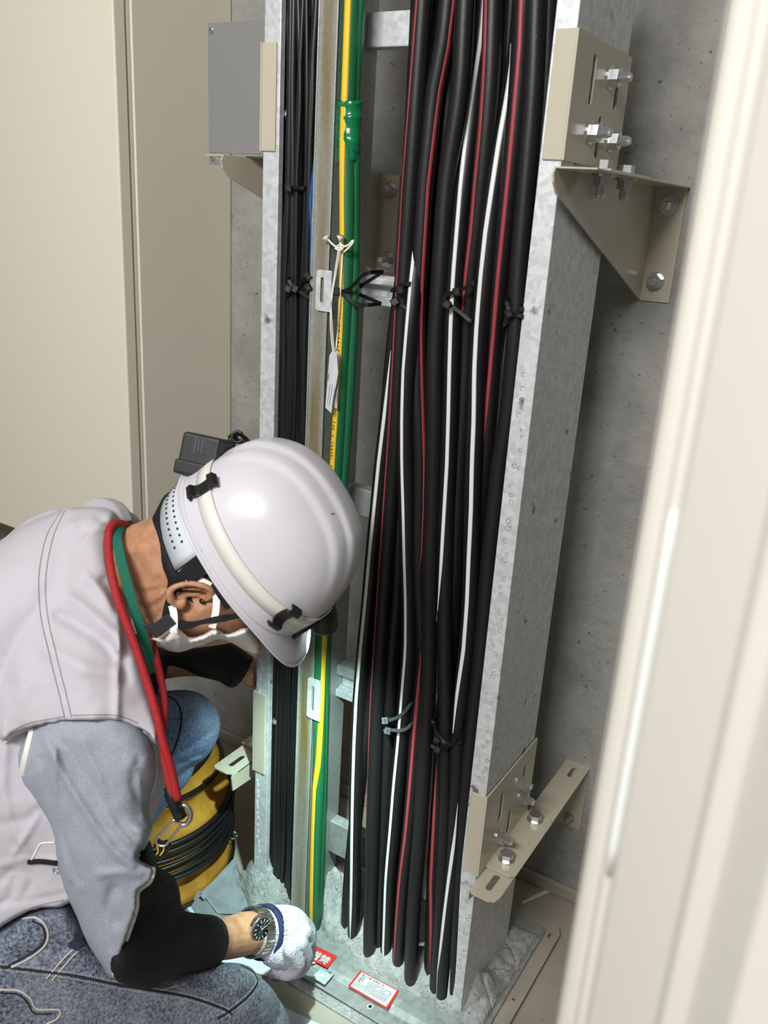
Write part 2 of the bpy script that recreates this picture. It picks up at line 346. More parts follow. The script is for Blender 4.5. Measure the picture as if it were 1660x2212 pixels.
def upper_bracket(side, label):
    s = side
    br = thing('rack_bracket', (XR1 if s > 0 else XL0, 1.3, 1.51), label, 'bracket', 'beige brackets bolting the rack to the wall')
    xs = angle_plate(br, s, 1.519, 1.673)
    gx = -0.452 if s > 0 else -1.012; w = 0.058 * (1 if s > 0 else -0.6)
    tz = 1.513
    # wall arm: horizontal top plate folded to a triangular gusset, with a wall flange
    t = MB().box((min(gx, gx + w), 1.122, tz - 0.0062), (max(gx, gx + w), YW - 0.001, tz - 0.0035)).obj('arm_plate', M['beige'], br); bevel(t, 0.0014, 2)
    gu = MB().prism([(gx, 1.124, tz - .0035), (gx, 1.118, tz - .012), (gx, 1.122, 1.490), (gx, 1.135, 1.478), (gx, YW - .002, 1.318), (gx, YW - .002, tz - .0035)], (0.0028, 0, 0)).obj('gusset', M['beige'], br)
    x0, x1 = (gx, -0.398) if s > 0 else (-1.027, -0.964)
    MB().box((x0, YW - .004, 1.318), (x1, YW - .0008, tz - .006)).obj('wall_flange', M['beige'], br)
    for p in ((1447, 445), (1417, 607)) if s > 0 else ((845, 410), (838, 560)):
        q = onY(p[0], p[1], YW - .004); bolt(br, q, (0, -1, 0), 1.5)
    # tab folded out of the side plate, lying on the arm
    tb = MB().box((min(xs - s * .003, xs + s * .055), 1.19, tz - .0032), (max(xs - s * .003, xs + s * .055), 1.375, tz - .0006)).obj('tab', M['beige'], br); bevel(tb, 0.001)
    for yy in (1.232, 1.335):
        bolt(br, (xs + s * .03, yy, tz - .0065), (0, 0, -1), 1.45); bolt(br, (xs + s * .03, yy, tz - .0005), (0, 0, 1), 1.25, False)
    for yy, zz in ((1.295, 1.635), (1.243, 1.56), (1.33, 1.557)): bolt(br, (xs, yy, zz), (s, 0, 0), 1.5)
    return br
upper_bracket(1, 'beige angle bracket with long triangular gusset and zinc nuts on right rail')
upper_bracket(-1, 'beige angle bracket at upper left rail, half hidden by grey plate')
def lower_bracket(side, label, m):
    s = side; z0, z1 = 0.352, 0.518
    br = thing('rack_bracket', (XR1 if s > 0 else XL0, 1.3, 0.35), label, 'bracket', 'beige brackets bolting the rack to the wall')
    xs = angle_plate(br, s, z0, z1 if s > 0 else 0.536)
    tz = 0.353
    def sx(x): return x if s > 0 else 2 * (-0.7215) - x
    X = lambda a, b: (min(sx(a), sx(b)), max(sx(a), sx(b)))
    t0, t1 = X(-0.460, -0.400); t1 = t1 if s > 0 else XL0 - .002; t = MB()
    ty = 1.19 if s > 0 else 1.215; tl_ = 1.376 - ty
    slot_plate(t, (t0, ty, tz), (1, 0, 0), (0, 1, 0), (0, 0, 1), [(0, 0), (t1 - t0 - .008, 0), (t1 - t0, .008), (t1 - t0, tl_ - .008), (t1 - t0 - .008, tl_), (0, tl_)], [], 0.0028)
    bevel(t.obj('tab', M['beige'], br), 0.0008)
    a0, a1 = X(-0.455, -0.403)
    slot_plate(MB(), (a0, 1.122, tz - .0065), (1, 0, 0), (0, 1, 0), (0, 0, 1), [(.006, 0), (.036, 0), (.048, .006), (.052, .018), (.052, YW - 1.122), (0, YW - 1.122), (0, .006)], [((.026, .028), (.026, .062), .0058), ((.026, .42), (.026, .448), .0058)], 0.0028).obj('arm_plate', M['beige'] if s > 0 else M['beige'], br)
    gx = a0 if s > 0 else a1 - .0028
    if s > 0: q = [(a1 - .0028, 1.36, tz - .007), (a1 - .0028, YW - .002, 0.195), (a1 - .0028, YW - .002, tz - .004)]; MB().prism([(a0, 1.122, tz - .0038), (a0, 1.121, tz - .02), (a0, 1.18, tz - .04), (a0, YW - .002, .195), (a0, YW - .002, tz - .0038)], (.0028, 0, 0)).obj('gusset', M['beige'], br)
    else: MB().prism([(gx, 1.126, tz - .0038), (gx, 1.122, tz - .010), (gx, 1.126, tz - .042), (gx, 1.25, tz - .05), (gx, YW - .002, .195), (gx, YW - .002, tz - .0038)], (.0028, 0, 0)).obj('gusset', M['beige'], br)
    MB().box((a0, YW - .004, .19), (a1, YW - .0008, tz - .005)).obj('wall_flange', M['beige'], br)
    bolt(br, ((a0 + a1) / 2, YW - .004, .212), (0, -1, 0), 1.1); bolt(br, ((a0 + a1) / 2, YW - .004, .30), (0, -1, 0), 1.1)
    for yy in (1.357, 1.226): bolt(br, (sx(-.431), yy, tz + .0028), (0, 0, 1), 1.45, False)
    for yy, zz in ((1.30, .468), (1.325, .418), (1.232, .39)): bolt(br, (xs, yy, zz), (s, 0, 0), 1.4)
    return br
lower_bracket(1, 'beige bracket with slotted arm at the foot of the right rail', None)
lower_bracket(-1, 'pale bracket with slotted arm at foot of left rail beside knee', None)
# grey plate beside the left rail
gp = thing('cover_plate', (-1.0, 1.175, 1.5), 'plain grey steel cover plate with two corner screws beside left rail', 'plate')
p0, p1 = onY(449, 50, 1.175), onY(449, 354, 1.175)
bevel(MB().box((p0[0], 1.175, 1.5145), (XL0 - .003, 1.178, p0[2])).obj('panel', M['beigegrey'], gp), 0.001)
bevel(MB().box((p0[0], 1.175, p1[2]), (p0[0] + .050, 1.178, 1.505)).obj('lower_tab', M['beigegrey'], gp), 0.001)
for x, y in ((457, 65), (460, 341)):
    q = onY(x, y, 1.175); sc = MB(); n = 14
    for r0, zz in ((.0052, 0), (.0048, .0016), (.0030, .0025)): pass
    sc.prism(circle_pts(q, .0055, n, (1, 0, 0), (0, 0, 1)), (0, -.0018, 0)).prism(circle_pts(q + (0, -.0018, 0), .0036, n, (1, 0, 0), (0, 0, 1)), (0, -.0012, 0))
    s_ = bevel(sc.obj('screw', M['zinc'], gp, False), .0006)
    MB().prism(circle_pts(q + (0, -.0031, 0), .0014, 6, (1, 0, 0), (0, 0, 1)), (0, -.0002, 0)).obj('screw_recess', M['tie'], s_)

# zinc run marks: pale ovals on the left rail, small rings on the right rail
zm = MB(); random.seed(11)
for k in range(40):
    y = 1385 + k * 12 + random.uniform(-3, 3); q = onY(np.interp(y, (1385, 1880), (563, 556)) + random.uniform(-3, 4), y, YR - .0003); h = random.uniform(.0035, .0060)
    zm.prism([q + np.array((math.cos(a) * .0028, 0, math.sin(a) * h)) for a in np.linspace(0, 2 * PI, 10)[:-1]], (0, -.0004, 0))
o_ = zm.obj('zinc_runs', mat('pale_zinc', (226, 230, 232), .5), rack); o_['kind'] = 'stuff'
zr = MB()
for k in range(52):
    y = 820 + k * 25 + random.uniform(-12, 12)
    if 1690 < y < 1880: continue
    xe = np.interp(y, (0, 900, 1500, 2165), (1256, 1140, 1075, 1005)); q = onY(xe - random.uniform(6, 22), y, YR - .0002); r_ = random.uniform(.0022, .0038)
    zr.tube([q + r_ * np.array((math.cos(a), 0, math.sin(a))) for a in np.linspace(.3, random.uniform(4, 6.2), 12)], .00045, 4)
o_ = zr.obj('scuff_marks', mat('scuffed_zinc', (128, 130, 130), .6), rack); o_['kind'] = 'stuff'
# ================================================================== cables
def path3(pts, Y, n=70):
    """photo track at rack depth Y -> smooth points in space, run on above the view and into the putty"""
    q = [onY(x, y, Y if np.isscalar(Y) else Y[i]) for i, (x, y) in enumerate(pts)]
    if q[0][2] > 1.6: q = [q[0] + (q[0] - q[1]) / np.linalg.norm(q[0] - q[1]) * 0.16] + q
    if q[-1][2] < 0.16: q = q + [q[-1] + np.array((0, 0.004, -max(q[-1][2] - 0.021, 0.004)))]
    return crom(q, n)
def cable(name, label, cat, pts, Y, r, m, stripe=None, smat=None, sw=0.0058, group=None, n=70, to=None):
    P = path3(pts, Y, n)
    o = MB().tube(P, r, 14).obj(name, m, None, True); tag(o, label, cat, group)
    if stripe:
        segs = stripe if isinstance(stripe[0][0], (list, tuple)) else [stripe]; run = []
        def flush():
            if len(run) > 2:
                v = []; f = []
                for j_, (c, th, t) in enumerate(run):
                    tp_ = 1.0 if len(segs) == 1 else min(1.0, .08 + j_ / 4, .08 + (len(run) - 1 - j_) / 4)
                    w = CAM - c; w = unit(w - t * (w @ t)); u = unit(np.cross(t, w))
                    if u @ RC[0] < 0: u = -u
                    for k, da in enumerate((-1, -.34, .34, 1)):
                        a = th + da * tp_ * sw / 2 / r; e = math.sin(a) * u + math.cos(a) * w
                        v += [c + e * r * 1.018]
                    for da in (-1, 1):
                        a = th + da * tp_ * sw / 2 / r; v.append(c + (math.sin(a) * u + math.cos(a) * w) * r * 0.985)
                for i in range(len(run) - 1):
                    for k, l in ((0, 1), (1, 2), (2, 3), (3, 5), (5, 4), (4, 0)): f.append((i * 6 + k, i * 6 + l, i * 6 + 6 + l, i * 6 + 6 + k))
                mk('stripe', v, f, smat, o, True)
            run.clear()
        for sg, i in [(sg, i) for sg in segs for i in range(-1, n)]:
            if i < 0: flush(); sy = [s[1] for s in sg]; so = [s[0] for s in sg]; continue
            c = P[i]; x, y, cc = proj(c); t = unit(P[min(i + 1, n - 1)] - P[max(i - 1, 0)])
            if len(segs) > 1 and not (sy[0] - 5 < y < sy[-1] + 5) and not (y < sy[0] and sy[0] < 120): continue
            sx = np.interp(y, sy, so); rp = FPX * r / cc; d = (sx - x) / rp
            th = math.asin(d) if abs(d) < 0.97 else math.copysign(1.33 + min(abs(d) - 0.97, 0.55) * 3, d)
            run.append((c, th, t))
        flush()
    return o
F_, M_, B_ = 1.175, 1.200, 1.223
R0 = 0.0134
BL = 'cables in the rack'
red1 = [(900, 0), (869, 400), (855, 640), (842, 900), (828, 1100), (814, 1300), (801, 1500), (792, 1700), (782, 2000)]
cable('power_cable', 'thick black cable with a thin red edge line, leftmost at the bundle top', 'cable', [(915, 0), (887, 400), (871, 640), (857, 900), (843, 1100), (829, 1300), (816, 1500), (809, 1700), (803, 1900), (800, 2000), (799, 2040)], F_, R0, M['blk'], red1, M['red'], 0.004)
cable('power_cable', 'thick black cable whose long red stripe starts near the top middle of the rack', 'cable', [(968, 0), (957, 100), (938, 200), (928, 300), (918, 400), (905, 600), (901, 700), (902, 800), (905, 900), (908, 1000), (907, 1100), (905, 1200), (908, 1300), (914, 1400), (908, 1500), (900, 1600), (893, 1700), (884, 1800), (873, 1900), (866, 2000), (862, 2070)], F_ + .008, R0, M['blk'],
      [[(982, 0), (970, 100), (950, 200), (938, 300), (926, 400), (914, 600), (911, 700), (912, 800), (915, 900), (918, 1000), (917, 1100), (910, 1200), (903, 1248)], [(912, 1372), (909, 1420), (902, 1500), (893, 1600), (885, 1700), (876, 1800), (863, 1900), (855, 2000), (850, 2090)]], M['red'])
cable('power_cable', 'plain thick black cable in front, right of the long red stripe', 'cable', [(1006, 0), (994, 200), (965, 400), (951, 600), (941, 750), (939, 900), (934, 1100), (930, 1200), (928, 1350), (925, 1500), (917, 1650), (908, 1800), (899, 1900), (892, 2000), (889, 2085)], F_ - .004, R0, M['blk'])
cable('power_cable', 'thick black cable with a white stripe, third stripe from left at upper middle', 'cable', [(1046, 0), (1026, 200), (1002, 400), (983, 600), (977, 750), (973, 900), (965, 1100), (961, 1300), (963, 1500), (964, 1700), (959, 1850), (950, 2000), (944, 2110)], [M_ + .012, M_ + .006, F_ + .01, F_ + .003, F_ + .003, F_ + .003, F_ + .003, F_ + .003, F_ + .003, F_ + .003, F_ + .003, F_ + .003, F_ + .003], R0, M['blk'],
      [[(1046, 30), (1037, 100), (1021, 200), (1006, 300), (995, 400), (979, 600), (974, 700), (971, 800), (969, 900), (966, 1000), (960, 1100), (954, 1200), (947, 1300), (942, 1350)], [(938, 3000), (938, 3001)]], M['white'])
cable('power_cable', 'thick black cable whose red stripe at top centre shows again near the base', 'cable', [(1066, 0), (1058, 200), (1040, 400), (1018, 600), (1008, 750), (1000, 900), (993, 1000), (988, 1100), (980, 1250), (972, 1400), (963, 1500), (956, 1600), (950, 1700), (943, 1800), (937, 1900), (934, 2000), (930, 2120)], [F_, F_, F_ + .004, F_ + .014] + [M_ - .003] * 13, R0, M['blk'],
      [[(1049, 0), (1047, 100), (1042, 200), (1035, 300), (1025, 400), (1017, 500), (1005, 600), (996, 700), (986, 760)], [(945, 1620), (941, 1700), (936, 1800), (931, 1900), (932, 2000), (931, 2140)]], M['red'])
cable('power_cable', 'thick black cable with the brightest wide white stripe, right of centre', 'cable', [(1130, 0), (1120, 100), (1104, 200), (1069, 400), (1048, 600), (1034, 750), (1028, 900), (1021, 1100), (1016, 1300), (1008, 1400), (998, 1500), (991, 1600), (986, 1750), (978, 1900), (967, 2000), (958, 2130)], [M_ + .01, M_ + .008, M_ - .002, F_ + .004] + [F_ - .002] * 13, R0, M['blk'],
      [[(1085, 0), (1092, 60), (1109, 112), (1097, 200), (1079, 300), (1064, 400), (1049, 500), (1038, 600), (1030, 700), (1025, 800), (1024, 900), (1020, 1000), (1018, 1100), (1013, 1200), (1009, 1300), (1002, 1400), (987, 1500), (979, 1580), (970, 1610)], [(992, 1700), (990, 1725), (983, 1800), (969, 1900), (957, 2000), (945, 2100), (944, 2140)]], M['white'], 0.0066)
cable('power_cable', 'thick black cable with a red stripe, rightmost stripe at the top', 'cable', [(1132, 0), (1120, 200), (1101, 400), (1080, 600), (1070, 700), (1063, 800), (1056, 900), (1046, 1000), (1034, 1150), (1022, 1300), (1010, 1450), (999, 1600), (990, 1800), (983, 1950), (974, 2120)], [F_ - .002, F_ - .002, F_, F_ + .008, F_ + .014] + [M_ - .006] * 10, R0, M['blk'],
      [[(1126, 0), (1123, 100), (1114, 200), (1105, 300), (1096, 400), (1086, 500), (1076, 600), (1068, 700), (1059, 800), (1049, 900), (1041, 985), (1036, 1020)], [(990, 3000), (990, 3001)]], M['red'])
cable('power_cable', 'plain thick black cable nearest to the right rail', 'cable', [(1160, 0), (1152, 200), (1136, 400), (1120, 600), (1113, 750), (1098, 900), (1080, 1000), (1069, 1100), (1058, 1200), (1041, 1400), (1030, 1500), (1018, 1600), (1006, 1750), (996, 1900), (984, 2110)], F_, R0, M['blk'])
cable('power_cable', 'plain thick black cable tucked half behind the right rail edge', 'cable', [(1186, 0), (1178, 200), (1162, 400), (1147, 600), (1128, 750), (1110, 900), (1095, 1000), (1080, 1100), (1060, 1300), (1044, 1500), (1022, 1700), (1005, 1900), (990, 2110)], M_, R0, M['blk'], [(1140, 560), (1110, 680), (1097, 760), (1096, 900), (1072, 1100)], M['white'], 0.0018)
cable('power_cable', 'black cable with a white stripe starting mid height left of the long red stripe', 'cable', [(930, 0), (922, 200), (910, 400), (897, 600), (888, 700), (881, 800), (876, 900), (877, 1000), (879, 1100), (881, 1200), (884, 1300), (884, 1400), (877, 1500), (868, 1600), (858, 1700), (850, 1800), (841, 1900), (836, 2060)], [M_, M_, M_, F_ + .004] + [F_ - .007] * 5 + [F_ - .002] * 4 + [M_ - .012] * 5, R0, M['blk'],
      [(900, 500), (893, 560), (888, 600), (879, 700), (871, 800), (868, 900), (868, 1000), (871, 1100), (873, 1200), (876, 1300), (876, 1400), (868, 1500), (860, 1600), (850, 1700), (842, 1800), (833, 1900), (828, 2040)], M['white'], 0.0052)
cable('power_cable', 'plain black cable emerging at mid height left of a white stripe', 'cable', [(905, 300), (888, 600), (876, 800), (868, 950), (865, 1100), (862, 1200), (857, 1300), (848, 1400), (843, 1500), (838, 1600), (833, 1700), (829, 1800), (823, 1900), (820, 2050)], M_ - .006, R0, M['blk'])
cable('power_cable', 'black cable with white stripe down the left edge of the bundle', 'cable', [(908, 0), (892, 300), (877, 550), (853, 740), (838, 900), (826, 1000), (816, 1100), (806, 1200), (797, 1300), (787, 1400), (778, 1500), (773, 1600), (770, 1700), (768, 1800), (767, 1900), (765, 2010)], M_ - .006, R0, M['blk'],
      [[(849, 728), (846, 745), (830, 900), (818, 1000), (808, 1100), (798, 1200), (789, 1300), (779, 1400), (770, 1500), (765, 1600), (762, 1700), (760, 1800), (759, 1900), (757, 2000), (756, 2040)], [(757, 3000), (757, 3001)]], M['white'], 0.0064)
G2 = 'plain black cables at the back of the thick bundle'  # mostly filler cables, added so the gaps behind the bundle stay dark
for pts, y in (([(925, -20), (905, 300), (884, 600), (862, 900), (840, 1200), (805, 1500), (782, 1650), (766, 1800), (756, 1900), (750, 2000)], M_ + .006), ([(945, 0), (915, 400), (890, 700), (880, 1000), (872, 1500), (850, 1950), (848, 2040)], B_), ([(1092, 0), (1078, 300), (1035, 700), (1008, 1000), (985, 1300), (965, 1700), (935, 2080)], B_), ([(1150, 0), (1115, 400), (1064, 800), (1022, 1200), (995, 1600), (968, 2090)], B_), ([(985, 0), (955, 400), (932, 800), (915, 1200), (895, 1600), (874, 2050)], B_ - .002), ([(1105, 0), (1085, 300), (1050, 600), (1035, 900), (1010, 1200), (985, 1500), (955, 1900), (950, 2080)], B_ + .003)):
    cable('power_cable', 'plain black cable at the back of the thick bundle in the rack', 'cable', pts, y, R0, M['blk'], group=G2)
# thin black control cables in the left bay
G3 = 'thin black cables packed in the left bay'
for k in range(30):
    row = k // 11; i = k % 11
    fx = (i + 0.5) / 11 + random.uniform(-.03, .03); Y = 1.180 + row * 0.017 + random.uniform(-.004, .004)
    pts = []
    for j, yy in enumerate((-20, 200, 420, 640, 860, 1080, 1300, 1500, 1700, 1860, 1905)):
        a, b = np.interp(yy, (0, 640, 1080, 1500, 1900), (617, 610, 604, 596, 588)), np.interp(yy, (0, 640, 1080, 1500, 1900), (692, 672, 663, 644, 633))
        w = fx + 0.05 * math.sin(yy / 260 + k * 1.7) + random.uniform(-.06, .06)
        pts.append((a + (b - a) * min(max(w, 0.03), 0.97), yy))
    cable('control_cable', 'thin black cable in the packed bunch of the left bay', 'cable', pts, Y, random.choice((.0032, .0040, .0046, .0062)) if row else random.choice((.0040, .0048, .0066)), M['blkthin'], group=G3, n=48)
cable('data_cable', 'thin blue cable showing beside the divider near the top of the left bay', 'cable', [(690, 300), (682, 350), (676, 400), (672, 440), (675, 520), (672, 700), (668, 900)], 1.176, 0.0036, M['blue'], n=40)
# green earth cables with yellow stripe
gp1 = [(760, 0), (752, 200), (749, 300), (750, 450), (748, 600), (744, 700), (738, 800), (733, 900), (727, 1000), (720, 1100), (706, 1250), (695, 1380), (691, 1500), (690, 1600), (688, 1700), (684, 1800), (681, 1900), (680, 1945)]
gst = [(751, 0), (744, 200), (738, 330), (737, 450), (738, 500), (736, 600), (735, 680), (732, 750), (727, 850), (720, 950), (715, 1040), (706, 1200), (703, 1380), (698, 1500), (688, 1640), (678, 1700), (674, 1800), (671, 1950)]
e1 = cable('earth_cable', 'green earth cable with a wide yellow stripe and printed letters', 'cable', gp1, 1.175, 0.0125, M['green'], gst, M['yellow'], 0.0112)
e2 = cable('earth_cable', 'slimmer plain green cable on the right of the yellow striped one', 'cable', [(777, 0), (768, 150), (764, 230), (766, 330), (765, 450), (765, 600), (762, 700), (757, 800), (751, 900), (744, 1000), (736, 1100), (722, 1250), (707, 1380), (702, 1500), (699, 1600), (697, 1700), (694, 1800), (691, 1900), (690, 1930)], 1.185, 0.0092, M['green'])
# green tape wrapped round both cables
tp = MB()
Pt = [onY(x, y, 1.178) for x, y in ((757, 214), (757, 232), (756, 250), (756, 272), (755, 292), (755, 312), (753, 330), (751, 352))]
prof = []
for i, c in enumerate(Pt): prof.append((c, 0.0135, 0.0165))
v = []; f = []; n = 28; ns = 46; Pc = crom(Pt, ns)
for i, c in enumerate(Pc):
    t = i / (ns - 1)
    k = 1.0 + 0.03 * math.sin(t * 23) + (0.05 if 0.28 < t < 0.34 or 0.66 < t < 0.72 or t < 0.1 else 0) - (0.16 if t > 0.78 else 0)
    for j in range(n):
        a = 2 * PI * j / n; d = 1 + 0.055 * noise.noise(Vector((math.cos(a) * 2, math.sin(a) * 2, t * 11)))
        v.append(c + np.array((-.0015 + math.cos(a) * .0192 * k * d, math.sin(a) * .0148 * k * d, 0.004 * math.sin(a + t * 5) * (t < .95))))
f = [(i * n + j, i * n + (j + 1) % n, (i + 1) * n + (j + 1) % n, (i + 1) * n + j) for i in range(ns - 1) for j in range(n)] + [tuple(range(n)), tuple(range((ns - 1) * n, ns * n))[::-1]]
tag(mk('wrapped_tape', v, f, M['tape'], None, True), 'shiny green vinyl tape wound around the two green cables', 'tape')
AX = path3(gp1, 1.175, 70)
# print along the yellow stripe (as on the cable)
def print_along(parent, stripe_pts, s, size, m, Y):
    P = crom([onY(x, y, Y) for x, y in stripe_pts], 30); L = np.r_[0, np.cumsum(np.linalg.norm(np.diff(P, axis=0), axis=1))]
    step = L[-1] / len(s)
    for i, ch in enumerate(s):
        if ch == ' ': continue
        d = i * step; k = min(max(np.searchsorted(L, d) - 1, 0), 28); p = P[k] + (P[k + 1] - P[k]) * ((d - L[k]) / (L[k + 1] - L[k])); t = unit(P[k + 1] - P[k])
        ax_ = np.array([np.interp(p[2], AX[::-1, 2], AX[::-1, 0]), np.interp(p[2], AX[::-1, 2], AX[::-1, 1]), p[2]])
        w = unit(p + unit((CAM - p) * (1, 1, 0)) * .011 - ax_); up = unit(np.cross(w, t))
        text_mesh('print', ch, size, m, parent, ax_ + w * 0.0133 + up * size * .15, t, up, 0.0)
print_along(e1, [(723, 905), (720, 950), (715, 1040)], 'FOR 4 YAZAKI TAINEN', .0062, M['ink'], 1.175)
print_along(e1, [(737, 655), (735, 690), (732, 760)], '600V EM 2019', .0058, M['ink'], 1.175)

# ================================================================== cable ties
def tie(front, Yf, label, heads=(), m=None, w=0.0058, group=None, back=1.245):
    """strap: photo track across the front of the cables, closed round the back"""
    m = m or M['tie']
    P = [onY(x, y, Yf + (d[0] if d else 0)) for x, y, *d in front]
    q = [np.array((P[-1][0], back, P[-1][2])), np.array((P[0][0], back, P[0][2]))]
    Pf = list(crom(P, 18)); nr = [unit(CAM - p) for p in Pf]
    nr[0] = unit(nr[0] + np.array((-.8, 0, 0))); nr[-1] = unit(nr[-1] + np.array((.8, 0, 0)))
    ring = Pf + q + [Pf[0]]; nr = nr + [np.array((.7, .7, 0)), np.array((-.7, .7, 0)), nr[0]]
    o = MB().ribbon(ring, np.array(nr), w, 0.0014).obj('cable_tie', m, None); tag(o, label, 'cable tie', group); bevel(o, 0.0004)
    for x, y, ang in heads:
        c = onY(x, y, Yf - .003); W_ = unit(CAM - c); a = math.radians(ang); u = math.cos(a) * RC[0] - math.sin(a) * RC[1]; v_ = np.cross(W_, u)
        h = MB(); hw, hh = .0058, .0062
        h.prism([c + u * i * hw + v_ * j * hh for i, j in ((-1, -1), (1, -1), (1, 1), (-1, 1))], W_ * .0065)
        hb = bevel(h.obj('tie_head', m, o), 0.0014, 2)
        MB().prism([c + W_ * .0066 + u * i * .0026 + v_ * j * .0032 for i, j in ((-1, -1), (1, -1), (1, 1), (-1, 1))], W_ * .0003).obj('slot', M['ink'], hb)
    return o
fr = F_ - R0 - .002
tie([(846, 628), (856, 622), (872, 614), (884, 613)], fr, 'black cable tie around the leftmost thick cable at mid rung, upper of the pair', [(865, 627, 10)])
tie([(846, 650), (858, 655), (872, 662), (880, 668)], fr, 'black cable tie around the leftmost thick cable at mid rung, lower of the pair', [(853, 652, -60)])
tie([(957, 646), (965, 638), (978, 632), (1000, 624), (1024, 611)], fr - .002, 'black cable tie rising right across the middle white stripe at mid rung', [(987, 631, 8)])
tie([(955, 655), (970, 658), (985, 668), (1003, 682), (1018, 695)], fr - .003, 'black cable tie sloping down right across the middle white stripe at mid rung', [(966, 658, -25)])
tie([(1094, 648), (1099, 668), (1108, 676), (1118, 680), (1128, 684)], fr - .001, 'black cable tie beside the right rail at mid rung, with frayed end', [(1100, 678, 20)])
tie([(1089, 705), (1096, 690), (1110, 680), (1128, 668)], fr - .002, 'second black cable tie beside the right rail, crossing the first', [])
tie([(737, 630), (752, 626), (768, 612), (782, 596), (800, 588)], 1.163, 'black cable tie rising from the yellow stripe over both green cables', [(727, 630, 0)], back=1.2)
tie([(737, 634), (748, 640), (760, 650), (774, 658), (795, 659)], 1.162, 'black cable tie sloping down over both green cables at mid rung', [], back=1.2)
tie([(617, 408), (628, 405), (640, 406), (655, 406)], 1.166, 'small black cable tie high up around two thin cables', [(623, 407, 0)], back=1.2, w=.0045)
tie([(616, 640), (632, 628), (650, 610), (672, 590)], 1.166, 'black cable tie rising right across thin cables of left bay', [(638, 622, 40), (666, 598, 40)], back=1.21)
tie([(622, 602), (632, 618), (648, 630), (671, 645)], 1.165, 'black cable tie sloping down right across thin cables of left bay', [(622, 624, -30), (637, 624, -30), (666, 622, 30)], back=1.21)
tie([(827, 1562), (840, 1556), (858, 1550), (874, 1538), (886, 1522)], fr + .004, 'weathered grey cable tie low on the bundle, upper of the pair', [(832, 1557, 5)], M['greytie'])
tie([(830, 1578), (845, 1577), (865, 1578), (880, 1573), (886, 1566)], fr + .003, 'weathered cable tie low on the bundle just under the grey one', [(838, 1579, -15)], M['greytie'])
tie([(936, 1555), (943, 1582), (958, 1602), (978, 1606), (996, 1603)], fr - .003, 'black cable tie low on the bundle falling past the white stripe', [(945, 1600, -40)])
tie([(932, 1610), (945, 1618), (962, 1616), (982, 1600), (997, 1560)], fr - .004, 'black cable tie low on the bundle curving up to the right rail', [(945, 1620, 60)])
# ================================================================== name tags on strings
def tagged(label, strings, poly, dY, lines):
    Y0 = 1.150
    o = thing('cable_tag', onY(*poly[0], Y0), label, 'tag', 'clear tags hanging from the yellow striped cable')
    s = MB()
    for st in strings: s.tube(crom([onY(x, y, Y0 + 0.006 + dY + (d[0] if d else 0)) for x, y, *d in st], 26), .00105, 6)
    s.obj('string', M['string'], o, True)
    P = [onY(x, y, Y0 + dY) for x, y in poly]
    MB().prism(P, np.array((0, .0012, 0))).obj('film', M['tag'], o)
    c = sum(P) / len(P); pp = [c + (p - c) * .86 for p in P[2:]] 
    MB().prism(pp, np.array((0, -.0004, 0))).obj('paper_insert', M['paper'], o)
    a = MB()
    for (x0, y0), (x1, y1) in lines: a.tube([onY(x0, y0, Y0 + dY - .0006), onY(x1, y1, Y0 + dY - .0006)], .00045, 5)
    a.obj('written_marks', M['inkgrey'], o)
    return o
st1 = [[(735, 540), (728, 580), (718, 640), (714, 690), (717, 740), (721, 765), (722, 775)], [(731, 542), (722, 600), (716, 650), (719, 720), (723, 765)]]
tagged('clear cable tag with white slip, front one of the two on white string', st1, [(712, 768), (719, 756), (728, 764), (731, 806), (716, 893), (703, 880)], -.004, [((708, 870), (714, 830)), ((712, 876), (719, 830)), ((718, 880), (724, 838)), ((711, 806), (709, 822))])
tagged('clear cable tag hanging just behind the front tag on white string', [[(741, 540), (738, 600), (733, 680), (727, 740), (723, 770), (724, 776), (728, 774), (727, 768)], [(739, 541), (735, 640), (729, 730), (725, 768)]], [(722, 766), (728, 757), (733, 768), (732, 800), (728, 884), (718, 876)], .003, [((724, 860), (729, 830)), ((727, 870), (729, 852))])
kt = thing('string_knot', onY(733, 535, 1.15), 'white string knotted around the yellow striped cable with frayed ends', 'string')
k = MB()
for st in ([(709, 517), (718, 527), (728, 534), (737, 537)], [(735, 522), (736, 530), (738, 538)], [(741, 533), (752, 530), (763, 519), (762, 526), (752, 537), (743, 545)], [(724, 536), (735, 541), (742, 534), (737, 528), (727, 533)]):
    k.tube(crom([onY(x, y, 1.152) for x, y in st], 18), .0016, 6)
k.obj('cord', M['string'], kt, True)
for x, y, dx, dy in ((709, 517, -6, -6), (735, 518, 1, -8)):
    a, b_ = onY(x, y + 4, 1.152), onY(x + dx, y + dy, 1.150); MB().tube([a, a + (b_ - a) * .5, b_], [.0022, .0034, .0062], 10).obj('frayed_end', M['knot'], kt, True)
